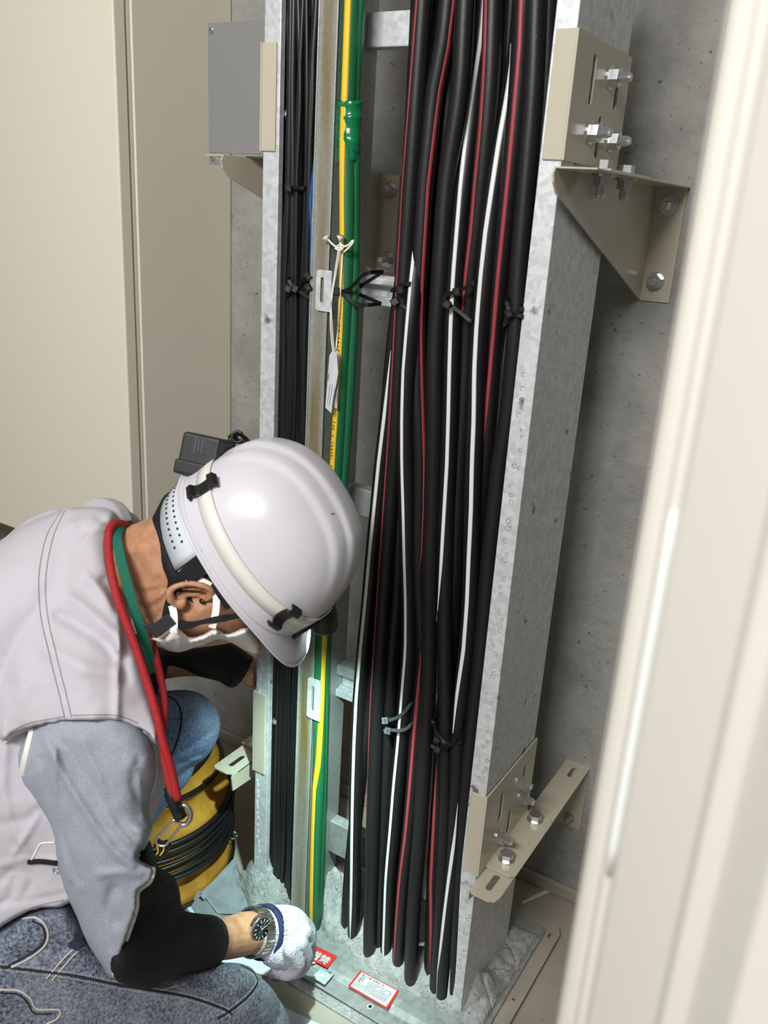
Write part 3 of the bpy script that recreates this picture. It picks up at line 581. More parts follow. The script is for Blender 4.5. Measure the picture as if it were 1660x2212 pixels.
# ================================================================== foot of the rack: base plate, putty, stickers, loose sheets
bp = thing('base_plate', (-0.7, 1.2, 0.0), 'galvanised sheet base plate on the floor around the rack foot', 'base plate')
def hts(y): return 0.034
def sheet(name, m, x0, x1, y0, y1, zf, nx, ny, th, parent, jitter=0.0):
    v = []; f = []
    for j in range(ny + 1):
        for i in range(nx + 1):
            x = x0 + (x1 - x0) * i / nx; y = y0 + (y1 - y0) * j / ny; z = zf(x, y) + jitter * noise.noise(Vector((x * 9, y * 9, 1.3))); v.append((x, y, z))
    n = len(v); v += [(a, b, c - th) for a, b, c in v]; w = nx + 1
    for j in range(ny):
        for i in range(nx):
            q = (j * w + i, j * w + i + 1, (j + 1) * w + i + 1, (j + 1) * w + i); f.append(q); f.append(tuple(k + n for k in q[::-1]))
    b = [(i, i + 1) for i in range(nx)] + [(ny * w + i + 1, ny * w + i) for i in range(nx)] + [((j + 1) * w, j * w) for j in range(ny)] + [(j * w + nx, (j + 1) * w + nx) for j in range(ny)]
    f += [(a, a + n, c + n, c) for a, c in b]
    return mk(name, v, f, m, parent, False)
FY = 1.070
def zplate(x, y): return 0.013 + 0.006 * min(max((y - FY - .03) / .02, 0), 1)
sheet('plate', M['galvdark'], -1.02, -0.405, FY + .03, 1.46, zplate, 40, 24, .002, bp, .0012)
bevel(MB().box((-1.02, FY, .0095), (-0.372, FY + .034, .0120)).obj('front_flange', M['galvdark'], bp), .0008)
sf = slot_plate(MB(), (-0.409, FY + .034, .0095), (1, 0, 0), (0, 1, 0), (0, 0, 1), [(0, 0), (.032, 0), (.032, .365), (.022, .385), (.010, .385), (0, .372)], [((.017, .16), (.0171, .16), .0038), ((.015, .345), (.015, .355), .0035)], .003).obj('side_flange', M['floor'], bp)
ck = MB(); q = onZ(800, 2175, .0125); ck.prism(circle_pts(q, .0062, 16, (1, 0, 0), (0, 1, 0)), (0, 0, .0008)); hl = ck.obj('fixing_hole', M['galv'], bp); MB().prism(circle_pts(q + (0, 0, .0009), .0036, 12, (1, 0, 0), (0, 1, 0)), (0, 0, .0003)).obj('hole', M['ink'], hl)
cl = [onZ(x, y, .0195) for x, y in ((694, 2091), (723, 2104), (702, 2128), (674, 2112))]
bevel(MB().prism(cl, (0, 0, .002)).obj('metal_clip', M['galv'], bp), .0005)
# putty
PE = sorted((tuple(onZ(x, y, .03)[:2]) for x, y in ((505, 1930), (560, 1985), (690, 1958), (685, 1990), (735, 2035), (800, 2085), (880, 2130), (950, 2172), (1010, 2205), (1060, 2225))))
PEX = [p[0] for p in PE]; PEY = [p[1] for p in PE]
LUMPS = [(*onZ(px, py, .05)[:2], r, a) for px, py, r, a in ((575, 1925, .050, .050), (545, 1905, .036, .040), (615, 1925, .036, .036), (660, 1935, .036, .034), (705, 1925, .045, .040), (690, 1965, .030, .022), (640, 1905, .035, .035), (745, 1905, .05, .040), (590, 1880, .04, .04), (850, 2040, .06, .012), (990, 2120, .03, .02), (1040, 2120, .04, .03), (767, 1990, .034, .020), (815, 2020, .034, .020), (862, 2045, .034, .020), (898, 2065, .034, .020), (935, 2090, .034, .020), (965, 2108, .034, .018), (685, 1935, .03, .02))]
def putty_h(x, y):
    fy = float(np.interp(x, PEX, PEY))
    n1 = noise.fractal(Vector((x * 17, y * 17, 2.0)), 0.9, 2.1, 5); n2 = noise.noise(Vector((x * 45, y * 45, 7.0)))
    edge = min((x + 1.03) / .05, (-.412 - x) / .05, (y - fy - .012 * noise.noise(Vector((x * 24, 0, 3)))) / .04, (1.43 - y) / .05, 1)
    if edge <= 0: return 0.004
    e = math.sqrt(1 - (1 - edge) ** 2)
    h = .016 + .008 * n1 + .003 * n2 + .003 * abs(noise.noise(Vector((x * 80, y * 80, 9.0))))
    for cx, cy, r, a in LUMPS:
        h += a * math.exp(-((x - cx) ** 2 + (y - cy) ** 2) / r ** 2)
    cr = abs(noise.noise(Vector((x * 11, y * 11, 5.0))))
    if cr < .05: h -= .010 * (1 - cr / .05)
    return 0.0185 + e * max(h, 0.002)
pt = sheet('fire_putty', M['putty'], -1.045, -.408, 1.05, 1.435, putty_h, 230, 140, .003, None); pt.data.polygons.foreach_set('use_smooth', [True] * len(pt.data.polygons))
tag(pt, 'lumpy grey fire stop putty packed around the cables at the rack foot', 'putty')
# stickers
def sticker(name, label, corners, z, m, border=None):
    P = [onZ(x, y, z) for x, y in corners]; c = sum(P) / 4
    o = thing(name, c, label, 'sticker'); MB().prism(P, (0, 0, .0006)).obj('sheet', m, o); return o, P
rs, P = sticker('warning_sticker', 'red sticker with bold white characters, half under gloved hand', [(640, 2022), (729, 2066), (708, 2092), (622, 2048)], .0205, M['stkred'])
u = unit(P[1] - P[0]); v = unit(P[0] - P[3]); n = np.cross(u, v)
text_mesh('characters', '止厳禁', .0215, M['paper'], rs, P[2] - u * .004 + v * .0065 + n * .0008, u, v, .0003, 'RIGHT', .0004)
MB().prism([P[3] - v * .001 + n * .0001, P[3] + (P[2] - P[3]) * .72 - v * .001, P[3] + (P[2] - P[3]) * .66 - v * .007, P[3] + (P[2] - P[3]) * .1 - v * .007], (0, 0, .0004)).obj('white_backing', M['paper'], rs)
ls, P = sticker('certificate_label', 'white printed label with red border on the base plate', [(779, 2097), (863, 2141), (838, 2180), (752, 2130)], .0205, M['stkred'])
c = sum(P) / 4; Q = [c + (p - c) * .9 for p in P]; MB().prism([q + (0, 0, .0007) for q in Q], (0, 0, .0003)).obj('white_field', M['paper'], ls)
u = unit(Q[1] - Q[0]); v = unit(Q[0] - Q[3]); wl = np.linalg.norm(Q[1] - Q[0]); hl_ = np.linalg.norm(Q[0] - Q[3])
text_mesh('heading', '国土交通大臣認定工法', wl * .062, M['ink'], ls, Q[0] + u * wl * .06 - v * hl_ * .16 + (0, 0, .0011), u, v, .0002)
for r, (a, b, s) in enumerate(((.06, .26, '品名'), (.06, .2, '認定'), (.06, .2, '施工'))):
    text_mesh('heading', s, wl * .062, M['ink'], ls, Q[0] + u * wl * a - v * hl_ * (.30 + r * .14) + (0, 0, .0011), u, v, .0002)
ml = MB()
random.seed(3)
for r in range(9):
    y = .28 + r * .077; x = .3 if r < 5 else .04
    while x < .93:
        w = random.uniform(.015, .05); a = Q[0] + u * wl * x - v * hl_ * y + (0, 0, .0011); b_ = a + u * wl * w
        ml.prism([a, b_, b_ + v * hl_ * .035, a + v * hl_ * .035], (0, 0, .0001)); x += w + random.uniform(.006, .03)
        if r in (1, 2) and x > .55 and random.random() < .4: x += .1
fp = ml.obj('fine_print', M['inkgrey'], ls); fp['kind'] = 'stuff'
# loose sheets round the foot
def loose(name, label, cat, corners, m, th=.003, parent=None):
    P = [np.asarray(onZ(x, y, z)) for x, y, z in corners]
    o = MB().prism(P, (0, 0, th)).obj(name, m, parent); bevel(o, .0008)
    return tag(o, label, cat) if label else o
gs = thing('metal_offcut', onZ(480, 1900, 0), 'bent grey sheet metal offcut leaning at the putty by the yellow duct', 'sheet metal')
for cs in ([(434, 1928, .03), (508, 1862, .06), (536, 1930, .055), (545, 1975, .03), (470, 1975, .012)], [(432, 1935, .028), (512, 1848, .062), (514, 1866, .057), (440, 1945, .025)], [(396, 1930, .006), (432, 1925, .02), (475, 1985, .02), (440, 2000, .006)]):
    P = [np.asarray(onZ(*c)) for c in cs]; bevel(MB().prism(P, (0, 0, .002)).obj('sheet', M['greysheet'], gs), .0006)
loose('paper_board', 'white board lying on the floor in front of the base plate', 'board', [(474, 2113, .002), (700, 2218, .002), (690, 2300, .002), (445, 2240, .002)], M['paper'])
loose('paper_board', 'white board lying on the floor left of putty behind the forearm', 'board', [(385, 1935, .002), (420, 1920, .002), (655, 2108, .002), (600, 2118, .002), (480, 2080, .002)], M['paper'])
stp = MB().prism([onZ(x, y, .0015) for x, y in ((1128, 1948), (1190, 1917), (1197, 1924), (1130, 1953))], (0, 0, .001)).obj('tape_scrap', M['gasket']); tag(stp, 'scrap of pale tape on the floor behind the right rail', 'tape')
# ================================================================== the worker
E1, E2, E3 = RC[0], RC[1], RC[2]
M['skin'] = mat('tanned_skin', (198, 150, 117), 0.5, 0, (174, 122, 90), 55, 6, bump=0.16, bscale=220, sub=0.12)
M['vest'] = mat('lilac_grey_cotton', (194, 191, 199), 0.85, bump=0.12, bscale=900)
M['sleeve'] = mat('grey_knit_sleeve', (166, 172, 184), 0.9, 0, (150, 157, 170), 380, 3, bump=0.15, bscale=700)
M['blackcloth'] = mat('black_stretch_cloth', (19, 20, 23), 0.75, bump=0.1, bscale=500, spec=0.35)
M['denim'] = overlay(mat('washed_grey_blue_denim', (156, 165, 182), 0.9, 0, (46, 54, 76), 220, 8, bump=0.35, bscale=520, lo=0.36, hi=0.68), (190, 195, 204), 5, 0.47, 0.9, 12)
M['denimblue'] = overlay(mat('washed_blue_denim', (142, 166, 202), 0.9, 0, (62, 88, 136), 220, 10, bump=0.35, bscale=520, lo=0.30, hi=0.68), (176, 194, 218), 9, 0.48, 0.9, 12)
M['thread'] = mat('pale_thread', (206, 200, 190), 0.85)
M['darkthread'] = mat('dark_denim_seam', (34, 40, 54), 0.9)
M['vestthread'] = mat('grey_thread', (142, 138, 144), 0.85)
M['piping'] = mat('cream_piping', (236, 232, 224), 0.8)
M['helmet'] = overlay(mat('white_helmet_plastic', (212, 210, 218), 0.28, spec=0.5), (120, 118, 122), 60, 0.735, 0.75, 6, (1, 0.35, 1))
M['silicone'] = mat('milky_silicone', (228, 226, 218), 0.42)
M['blackplastic'] = mat('black_plastic', (24, 24, 26), 0.38, bump=0.05, bscale=200)
M['lampbox'] = mat('dusty_black_plastic', (44, 44, 46), 0.5, 0, (30, 30, 32), 30, bump=0.08, bscale=150)
M['visor'] = mat('clear_grey_visor', (196, 196, 204), 0.12, spec=0.7)
M['lens'] = mat('lamp_lens', (240, 246, 244), 0.05)
M['mask'] = mat('white_nonwoven_mask', (240, 240, 238), 0.85, bump=0.1, bscale=300)
M['redrope'] = mat('red_braided_cord', (186, 34, 40), 0.7, 0, (150, 22, 30), 500, 2, bump=0.35, bscale=420)
M['greencollar'] = mat('green_ribbed_collar', (18, 104, 84), 0.8, bump=0.2, bscale=500, stretch=(1, 1, .2))
M['glove'] = mat('white_knit_glove', (216, 216, 226), 0.9, 0, (184, 184, 200), 190, 3, bump=0.9, bscale=330)
M['cuff'] = mat('navy_knit_cuff', (34, 38, 84), 0.85, bump=0.3, bscale=500)
M['steel'] = mat('brushed_steel', (206, 202, 192), 0.22, 0.95)
M['dial'] = mat('dark_watch_dial', (30, 34, 44), 0.25)
M['band'] = mat('pale_headband', (206, 214, 222), 0.6)

def rbf(ctrl):
    c = np.asarray(ctrl, float); X = c[:, :2] / 500.0; n = len(c)
    if n == 1: return lambda q: np.full(len(q), c[0, 2])
    d = np.linalg.norm(X[:, None] - X[None], axis=2); lin_ = n >= 4
    A = d
    if lin_:
        Pm = np.c_[np.ones(n), X]; A = np.block([[d + 1e-6 * np.eye(n), Pm], [Pm.T, np.zeros((3, 3))]]); w = np.linalg.solve(A, np.r_[c[:, 2], 0, 0, 0])
    else:
        Pm = np.ones((n, 1)); A = np.block([[d + 1e-9 * np.eye(n), Pm], [Pm.T, np.zeros((1, 1))]]); w = np.linalg.solve(A, np.r_[c[:, 2], 0])
    def f(q):
        q = np.asarray(q, float) / 500.0; D = np.linalg.norm(q[:, None] - X[None], axis=2); r = D @ w[:n]
        return r + (np.c_[np.ones(len(q)), q] @ w[n:] if lin_ else w[n])
    return f
def segdist(q, pl):
    q = np.asarray(q, float); a = pl[:-1]; b = pl[1:]; ab = b - a
    t = np.clip(((q[:, None] - a[None]) * ab[None]).sum(2) / ((ab * ab).sum(1)[None] + 1e-9), 0, 1)
    return np.linalg.norm(q[:, None] - (a[None] + ab[None] * t[..., None]), axis=2)
def inflate(poly, cm, T, R=80, sp=6.0, creases=(), Tb=None, wob=0.0, p=2.0, closed_smooth=True):
    """a body of cloth or flesh: an outline with real thickness T (towards the viewer's side) and Tb (far side), rounded over R pixels at its rim"""
    P = np.array([(a[0], a[1], a[2] if len(a) > 2 else R) for a in poly], float); n = len(P)
    dense = []
    for i in range(n):
        a, b, c, d = P[i - 1], P[i], P[(i + 1) % n], P[(i + 2) % n]; k = max(1, int(np.linalg.norm(c[:2] - b[:2]) / sp))
        for j in range(k):
            u = j / k
            q = 0.5 * (2 * b + (c - a) * u + (2 * a - 5 * b + 4 * c - d) * u * u + (3 * b - a - 3 * c + d) * u ** 3) if closed_smooth else b + (c - b) * u
            q[2] = b[2] + (c[2] - b[2]) * u; dense.append(q)
    D = np.array(dense); nb = len(D)
    lo, hi = D[:, :2].min(0), D[:, :2].max(0); pts = []
    for r, y in enumerate(np.arange(lo[1], hi[1], sp * 0.87)):
        pts += [(x, y) for x in np.arange(lo[0] + (sp / 2 if r % 2 else 0), hi[0], sp)]
    pts = np.array(pts); ins = np.zeros(len(pts), bool); x, y = pts[:, 0], pts[:, 1]
    for i in range(nb):
        (x0, y0), (x1, y1) = D[i, :2], D[(i + 1) % nb, :2]
        if y0 != y1: ins ^= ((y0 > y) != (y1 > y)) & (x < (x1 - x0) * (y - y0) / (y1 - y0) + x0)
    pts = pts[ins]; loop = np.vstack([D[:, :2], D[:1, :2]]); sd = segdist(pts, loop); dist = sd.min(1)
    keep = dist > sp * 0.55; pts = pts[keep]
    allp = [Vector(q) for q in D[:, :2]] + [Vector(q) for q in pts]
    V, E_, F, *_ = delaunay_2d_cdt(allp, [(i, (i + 1) % nb) for i in range(nb)], [], 1, 1e-6)
    Q = np.array([tuple(q) for q in V]); sd = segdist(Q, loop); k = sd.argmin(1); dist = sd.min(1)
    w = 1.0 / (sd ** 2 + 4.0); Rv = (w * D[:, 2][None]).sum(1) / w.sum(1)
    # the rounding radius follows the nearest rim, blended a little
    Rn = D[k, 2]; Rv = 0.7 * Rn + 0.3 * Rv
    t = np.clip(dist / Rv, 0, 1); prof = (1 - (1 - t) ** p) ** (1 / p); rim = dist < 1e-3
    prof[rim] = 0
    Tf = rbf(T) if not np.isscalar(T) else (lambda q: np.full(len(q), T)); Tv = Tf(Q); cmv = rbf(cm)(Q) if not np.isscalar(cm) else np.full(len(Q), cm)
    h = Tv * prof; hb = (Tv if Tb is None else Tb) * prof
    for cr in creases:
        pl = crom(cr[0], 24); dd = segdist(Q, pl).min(1); e = 1.35 * cr[2] * np.exp(-(dd / cr[1]) ** 2) * np.clip(dist / 10, 0, 1); h = h + e
    if wob: h = h + np.array([wob * noise.fractal(Vector((q[0] / 60, q[1] / 60, wob * 999)), 1, 2, 3) for q in Q]) * np.clip(dist / 14, 0, 1)
    rays = np.stack([(Q[:, 0] - 830) / FPX, (Q[:, 1] - 1106) / FPX, np.ones(len(Q))], 1) @ RC
    vf = CAM + rays * (cmv - h)[:, None]; vb = CAM + rays * (cmv + hb)[:, None]; m = len(Q)
    idx = np.arange(m) + m; idx[rim] = np.arange(m)[rim]
    v = np.vstack([vf, vb]); f = [tuple(q) for q in F] + [tuple(int(idx[i]) for i in q[::-1]) for q in F]
    # outward winding
    return v, [q[::-1] for q in f]
def limb(ch, seg=18, n=26, flat=1.0):
    """tapering limb through (point, radius) joints, rounded ends"""
    P = np.array([list(p) + [r] for p, r in ch], float); q = crom(P, n) if len(P) > 2 else crom(P, 12)
    a, b = q[0], q[-1]; da = unit(q[0, :3] - q[1, :3]); db = unit(q[-1, :3] - q[-2, :3])
    ext = lambda e, d: [np.r_[e[:3] + d * e[3] * math.sin(u), max(e[3] * math.cos(u), 1e-4)] for u in (0.5, 1.0, 1.35, 1.55)]
    q = np.vstack([ext(a, da)[::-1], q, ext(b, db)])
    m = MB().tube(q[:, :3], list(q[:, 3]), seg); return m.v, m.f
def union(name, parts, voxel, m, parent=None, smooth=3, fac=0.5):
    mb = MB()
    for v, f in parts: mb.add(v, f)
    me = bpy.data.meshes.new('t'); me.from_pydata(mb.v, [], mb.f); o = bpy.data.objects.new('t', me); COL.objects.link(o)
    r = o.modifiers.new('r', 'REMESH'); r.mode = 'VOXEL'; r.voxel_size = voxel; r.use_smooth_shade = True
    if smooth: s = o.modifiers.new('s', 'SMOOTH'); s.iterations = smooth; s.factor = fac
    bpy.context.view_layer.update(); dg = bpy.context.evaluated_depsgraph_get()
    nm = bpy.data.meshes.new_from_object(o.evaluated_get(dg)); COL.objects.unlink(o); bpy.data.objects.remove(o); bpy.data.meshes.remove(me)
    nm.name = name; nm.materials.clear()
    return link(name, nm, m, parent, True)
from mathutils.bvhtree import BVHTree
def bvh(o):
    me = o.data; return BVHTree.FromPolygons([v.co for v in me.vertices], [tuple(p.vertices) for p in me.polygons])
def hit(t, x, y, lift=0.0):
    d = Vector(ray(x, y)).normalized(); h = t.ray_cast(Vector(CAM), d)
    if h[0] is None:
        n = t.find_nearest(Vector(at(x, y, 1.2))); return np.array(n[0])
    return np.array(h[0]) - np.array(d) * lift
def drawn(t, pts, n=30, lift=0.0006): return [hit(t, x, y, lift) for x, y in crom(pts, n)]
def seam(name, t, pts, r, m, parent, n=36, lift=0.0004):
    return MB().tube(drawn(t, pts, n, lift), r, 6).obj(name, m, parent, True)
def stitches(name, t, pts, r, m, parent, pitch=7.0, dash=0.6, lift=0.0005):
    P = crom(pts, 200); L = np.r_[0, np.cumsum(np.linalg.norm(np.diff(P, axis=0), axis=1))]; mb = MB(); d = 0
    while d < L[-1] - pitch * dash:
        q = [np.array([np.interp(d + u, L, P[:, 0]), np.interp(d + u, L, P[:, 1])]) for u in (0, pitch * dash)]
        mb.tube([hit(t, *q[0], lift), hit(t, *q[1], lift)], r, 5); d += pitch
    o = mb.obj(name, m, parent, True); o['kind'] = 'stuff'; return o

ROOT = np.array(at(-60, 2150, 1.35)); ROOT[2] = 0.0
man = thing('person', ROOT, 'worker in pale grey vest and white helmet kneeling at the rack, packing putty', 'person')
HC = 1.20
# ---- head and neck (skin), ear, then the rest of the body: one continuous surface
headp = [(228, 1165), (262, 1142), (300, 1128), (345, 1108), (400, 1075), (470, 1080), (540, 1160), (572, 1270), (572, 1335), (545, 1352), (536, 1372), (500, 1388), (440, 1398), (385, 1402), (345, 1385), (322, 1362), (306, 1335), (284, 1290), (258, 1240), (232, 1200)]
head_cr = [([(250, 1272), (290, 1280), (330, 1275), (372, 1268)], 5, -.0022), ([(262, 1262), (300, 1270), (340, 1265)], 6, .0014), ([(286, 1312), (310, 1316), (340, 1304), (362, 1282)], 5, -.003), ([(296, 1298), (325, 1297), (350, 1285)], 7, .003), ([(306, 1336), (330, 1338), (352, 1322), (366, 1300)], 5, -.003), ([(318, 1352), (345, 1350), (362, 1325)], 7, .002),
           ([(372, 1260), (366, 1290), (378, 1325)], 8, -.004), ([(480, 1335), (505, 1330), (530, 1330)], 6, -.002), ([(468, 1355), (500, 1362), (535, 1350)], 7, .003), ([(400, 1345), (430, 1352), (460, 1348)], 16, .003), ([(420, 1330), (460, 1310), (490, 1300)], 14, .002), ([(500, 1310), (530, 1322), (550, 1322)], 9, .0035)]
parts = [inflate(headp, [(240, 1190, 1.215), (300, 1220, 1.215), (420, 1240, HC), (540, 1300, HC + .005), (420, 1380, HC + .005), (340, 1330, 1.21)], [(250, 1200, .058), (330, 1200, .066), (430, 1200, .08), (430, 1330, .076), (530, 1330, .062), (350, 1350, .056)], 85, 5, head_cr)]
ec = HC - .079
def ear(pts, r): return limb([(at(x, y, ec + d), rr) for (x, y, d), rr in zip(pts, r)], 12, 22)
parts += [ear([(379, 1306, -.004), (368, 1291, -.012), (371, 1272, -.018), (398, 1262, -.020), (425, 1262, -.020), (448, 1269, -.017), (460, 1280, -.010), (452, 1291, -.003), (440, 1296, .003)], [.0045, .006, .0045, .004, .0042, .0045, .0044, .004, .003]),
          ear([(378, 1300, .002), (384, 1290, .002), (400, 1284, .002), (430, 1284, .003)], [.006, .005, .0045, .003]), ear([(392, 1309, .0), (396, 1300, -.006), (398, 1292, -.003)], [.0055, .005, .003]), ear([(395, 1271, -.010), (425, 1271, -.010), (448, 1277, -.006)], [.003, .003, .003])]
nose = limb([(at(560, 1362, HC + .01), .010), (at(556, 1385, HC + .012), .012), (at(548, 1400, HC + .014), .011)]); parts.append(nose)
for dc in (-.033, .045): parts.append(limb([(at(556, 1332, HC + .005 + dc), .012), (at(560, 1336, HC + .005 + dc), .012)]))
# torso, legs and arms inside the clothes
parts += [limb([(at(260, 1215, 1.22), .055), (at(170, 1250, 1.23), .06), (at(90, 1400, 1.25), .115), (at(20, 1650, 1.27), .12), (at(-80, 1880, 1.30), .10)]), limb([(at(150, 1350, 1.20), .045), (at(120, 1330, 1.30), .085), (at(150, 1340, 1.44), .055)]),
          limb([(at(160, 1400, 1.19), .042), (at(190, 1700, 1.175), .038), (at(240, 1960, 1.215), .032), (at(310, 2040, 1.265), .030), (at(380, 2045, 1.340), .030), (at(440, 2036, 1.42), .030), (at(485, 2028, 1.47), .0325), (at(515, 2020, 1.495), .0355), (at(545, 2014, 1.525), .0350), (at(580, 2012, 1.555), .036)]),
          limb([(at(170, 1400, 1.46), .045), (at(290, 1435, 1.59), .034), (at(400, 1425, 1.67), .032), (at(500, 1435, 1.735), .030), (at(548, 1452, 1.765), .030), (at(572, 1456, 1.79), .034)]),
          limb([(at(-80, 2060, 1.26), .07), (at(200, 2190, 1.34), .07), (at(530, 2205, 1.46), .045), (at(380, 2330, 1.47), .045), (at(130, 2480, 1.43), .04)]),
          limb([(at(-60, 1960, 1.42), .07), (at(180, 1720, 1.55), .06), (at(400, 1575, 1.665), .045), (at(290, 1730, 1.665), .042), (at(200, 1950, 1.63), .04)])]
HR = .0105
FING = [[(628, 2052, 1.515), (643, 2084, 1.53), (622, 2103, 1.54), (600, 2097, 1.545)], [(648, 2036, 1.53), (661, 2069, 1.555), (646, 2097, 1.565), (618, 2103, 1.57)], [(657, 2012, 1.55), (669, 2042, 1.585), (660, 2078, 1.60), (636, 2094, 1.60)], [(650, 1990, 1.57), (668, 2012, 1.61), (666, 2050, 1.63), (646, 2072, 1.63)], [(592, 1982, 1.585), (622, 1985, 1.625), (648, 2010, 1.645), (652, 2040, 1.65)]]
FL = [[(575, 1440, 1.80), (600, 1440, 1.84), (610, 1448, 1.88), (600, 1456, 1.91)], [(578, 1452, 1.80), (606, 1454, 1.84), (614, 1462, 1.88), (604, 1470, 1.91)], [(577, 1464, 1.80), (604, 1468, 1.84), (612, 1478, 1.88), (602, 1484, 1.91)], [(574, 1474, 1.80), (598, 1482, 1.83), (605, 1490, 1.86), (598, 1496, 1.88)], [(566, 1440, 1.79), (578, 1428, 1.81), (596, 1426, 1.82), (606, 1430, 1.83)]]
for ch in FING + FL: parts.append(limb([(at(*p), HR - .0012 * i) for i, p in enumerate(ch)], 10, 14))
parts.append(limb([(at(565, 2012, 1.535), .033), (at(600, 2012, 1.555), .036), (at(634, 2020, 1.565), .033)]))
body = union('body', parts, .0026, M['skin'], man, 2); tb = bvh(body)
mo = MB(); 
v, f = limb([(hit(tb, 437, 1298, -.001), .0042), (hit(tb, 439, 1299, -.001), .0042)], 10, 6); mk('mole', v, f, M['blackplastic'], man, True)
for dc in (-.033, .045):
    v, f = limb([(at(563, 1338, HC + dc - .001), .0085), (at(565, 1340, HC + dc), .0085)], 10, 6); mk('eye', v, f, M['paper'], man, True)
# ---- jeans
jr = [(-170, 2060), (-60, 2010), (0, 1985, 60), (60, 1955, 40), (150, 1940, 40), (200, 1990, 70), (260, 2050, 80), (400, 2080), (502, 2079), (540, 2088), (563, 2110), (587, 2133), (603, 2160), (611, 2196), (606, 2260), (560, 2330), (300, 2420), (-170, 2440)]
jcr = [([(30, 2090), (120, 2105), (260, 2125), (420, 2155), (500, 2185)], 6, .003), ([(120, 2090), (160, 2050), (175, 2030)], 6, .0025), ([(0, 2150), (60, 2160), (110, 2200)], 12, .003), ([(400, 2110), (450, 2120), (520, 2112)], 12, -.004), ([(430, 2200), (480, 2170), (540, 2150)], 14, -.003), ([(0, 2050), (60, 2070), (95, 2050)], 10, -.004)]
jeansR = inflate(jr, [(-100, 2050, 1.27), (0, 2200, 1.28), (200, 2100, 1.32), (400, 2200, 1.40), (580, 2180, 1.475)], [(-100, 2150, .115), (200, 2150, .10), (450, 2180, .082), (580, 2190, .075)], 120, 7, jcr, wob=.003)
shinR = limb([(at(540, 2230, 1.475), .068), (at(380, 2350, 1.48), .066), (at(130, 2490, 1.44), .056)])
jeans = union('jeans', [jeansR, shinR, limb([(at(-120, 2060, 1.27), .125), (at(-110, 1990, 1.42), .135)]), limb([(at(-90, 1900, 1.27), .125), (at(-90, 1900, 1.40), .13)])], .0034, M['denim'], man, 1); tj = bvh(jeans)
kl = [(290, 1500), (325, 1494), (360, 1492), (399, 1490), (429, 1496), (454, 1512), (470, 1537), (476, 1560), (474, 1584), (464, 1610), (449, 1632), (430, 1648), (405, 1664), (378, 1688), (337, 1708), (290, 1725), (250, 1700), (240, 1560)]
kcr = [([(395, 1625), (430, 1600), (470, 1570)], 6, -.005), ([(385, 1650), (415, 1638), (445, 1625)], 5, -.006), ([(375, 1668), (410, 1650), (435, 1640)], 5, .004), ([(392, 1610), (425, 1580), (450, 1560)], 8, .004), ([(408, 1640), (440, 1640), (445, 1620)], 5, .004), ([(352, 1520), (368, 1560), (360, 1620)], 5, .003), ([(420, 1520), (440, 1560), (430, 1600)], 9, -.002)]
jl = union('jeans_leg', [inflate(kl, [(300, 1600, 1.60), (400, 1500, 1.64), (450, 1600, 1.66), (330, 1700, 1.62)], .085, 75, 5, kcr, wob=.003), limb([(at(-40, 1960, 1.44), .115), (at(150, 1750, 1.53), .1), (at(300, 1600, 1.60), .08)]), limb([(at(345, 1640, 1.66), .070), (at(262, 1760, 1.66), .062), (at(200, 1940, 1.63), .050)])], .0034, M['denimblue'], man, 1); tl = bvh(jl)
for nm, x, y, c, dx in (('shoe', 150, 2500, 1.45, -60), ('shoe', 195, 1985, 1.64, 60)):
    a = np.array(at(x, y, c)); h = max(a[2] - .045, 0); d = unit(np.array((RC[0][0], RC[0][1], 0))) * (1 if dx > 0 else -1)
    q = np.array((a[0], a[1], .045)); v, f = limb([(q - d * .06, .044), (q + d * .03, .044), (q + d * .16, .036)], 14, 14); v = [(p[0], p[1], max(p[2], 0.001)) for p in v]
    mk(nm, v, f, M['blackcloth'], man, True)
# denim seams
for P_, t, r in (([(0, 2088), (60, 2095), (160, 2108), (280, 2132), (400, 2152), (480, 2178), (500, 2190)], tj, .0016), ([(470, 2200), (505, 2178), (540, 2148), (556, 2120), (545, 2098), (520, 2086)], tj, .0016)):
    seam('seam', t, P_, r, M['darkthread'], man); Q_ = [(x, y + 7) for x, y in P_]; stitches('topstitch', t, Q_, .0007, M['thread'], man, 5.0); stitches('topstitch', t, [(x, y - 6) for x, y in P_], .0007, M['thread'], man, 5.0)
for P_ in ([(100, 2115), (125, 2085), (150, 2058), (172, 2040)], [(112, 2118), (140, 2085), (165, 2058), (186, 2044)]): seam('seam', tj, P_, .0011, M['thread'], man); 
seam('pocket_edge', tj, [(20, 2092), (60, 2072), (95, 2045), (104, 2020), (95, 1995), (75, 1982), (48, 1985)], .0016, M['thread'], man)
seam('pocket_edge', tj, [(14, 2088), (55, 2066), (88, 2042), (97, 2020), (90, 2000), (70, 1990)], .0014, M['darkthread'], man)
seam('pocket_edge', tj, [(0, 2138), (40, 2140), (66, 2158), (80, 2180), (128, 2182), (124, 2200), (100, 2212)], .0014, M['thread'], man)
seam('pocket_edge', tj, [(0, 2145), (38, 2148), (58, 2164), (74, 2188), (110, 2190)], .0012, M['darkthread'], man)
v = MB(); lp = crom([(158, 2050), (168, 2030), (182, 2022)], 8); v.ribbon([hit(tj, x, y, .002) for x, y in lp], -E3, .016, .002); v.obj('belt_loop', M['darkthread'], man)
seam('seam', tl, [(362, 1504), (378, 1512), (390, 1532), (392, 1560), (386, 1590), (376, 1620), (364, 1645)], .0016, M['darkthread'], man)
stitches('topstitch', tl, [(356, 1506), (372, 1515), (382, 1534), (384, 1560), (378, 1590), (368, 1618), (356, 1640)], .0010, M['thread'], man, 200.0, .98)
stitches('topstitch', tl, [(367, 1500), (386, 1508), (399, 1530), (400, 1560), (394, 1592), (384, 1622), (372, 1650)], .0008, M['thread'], man, 5.0)
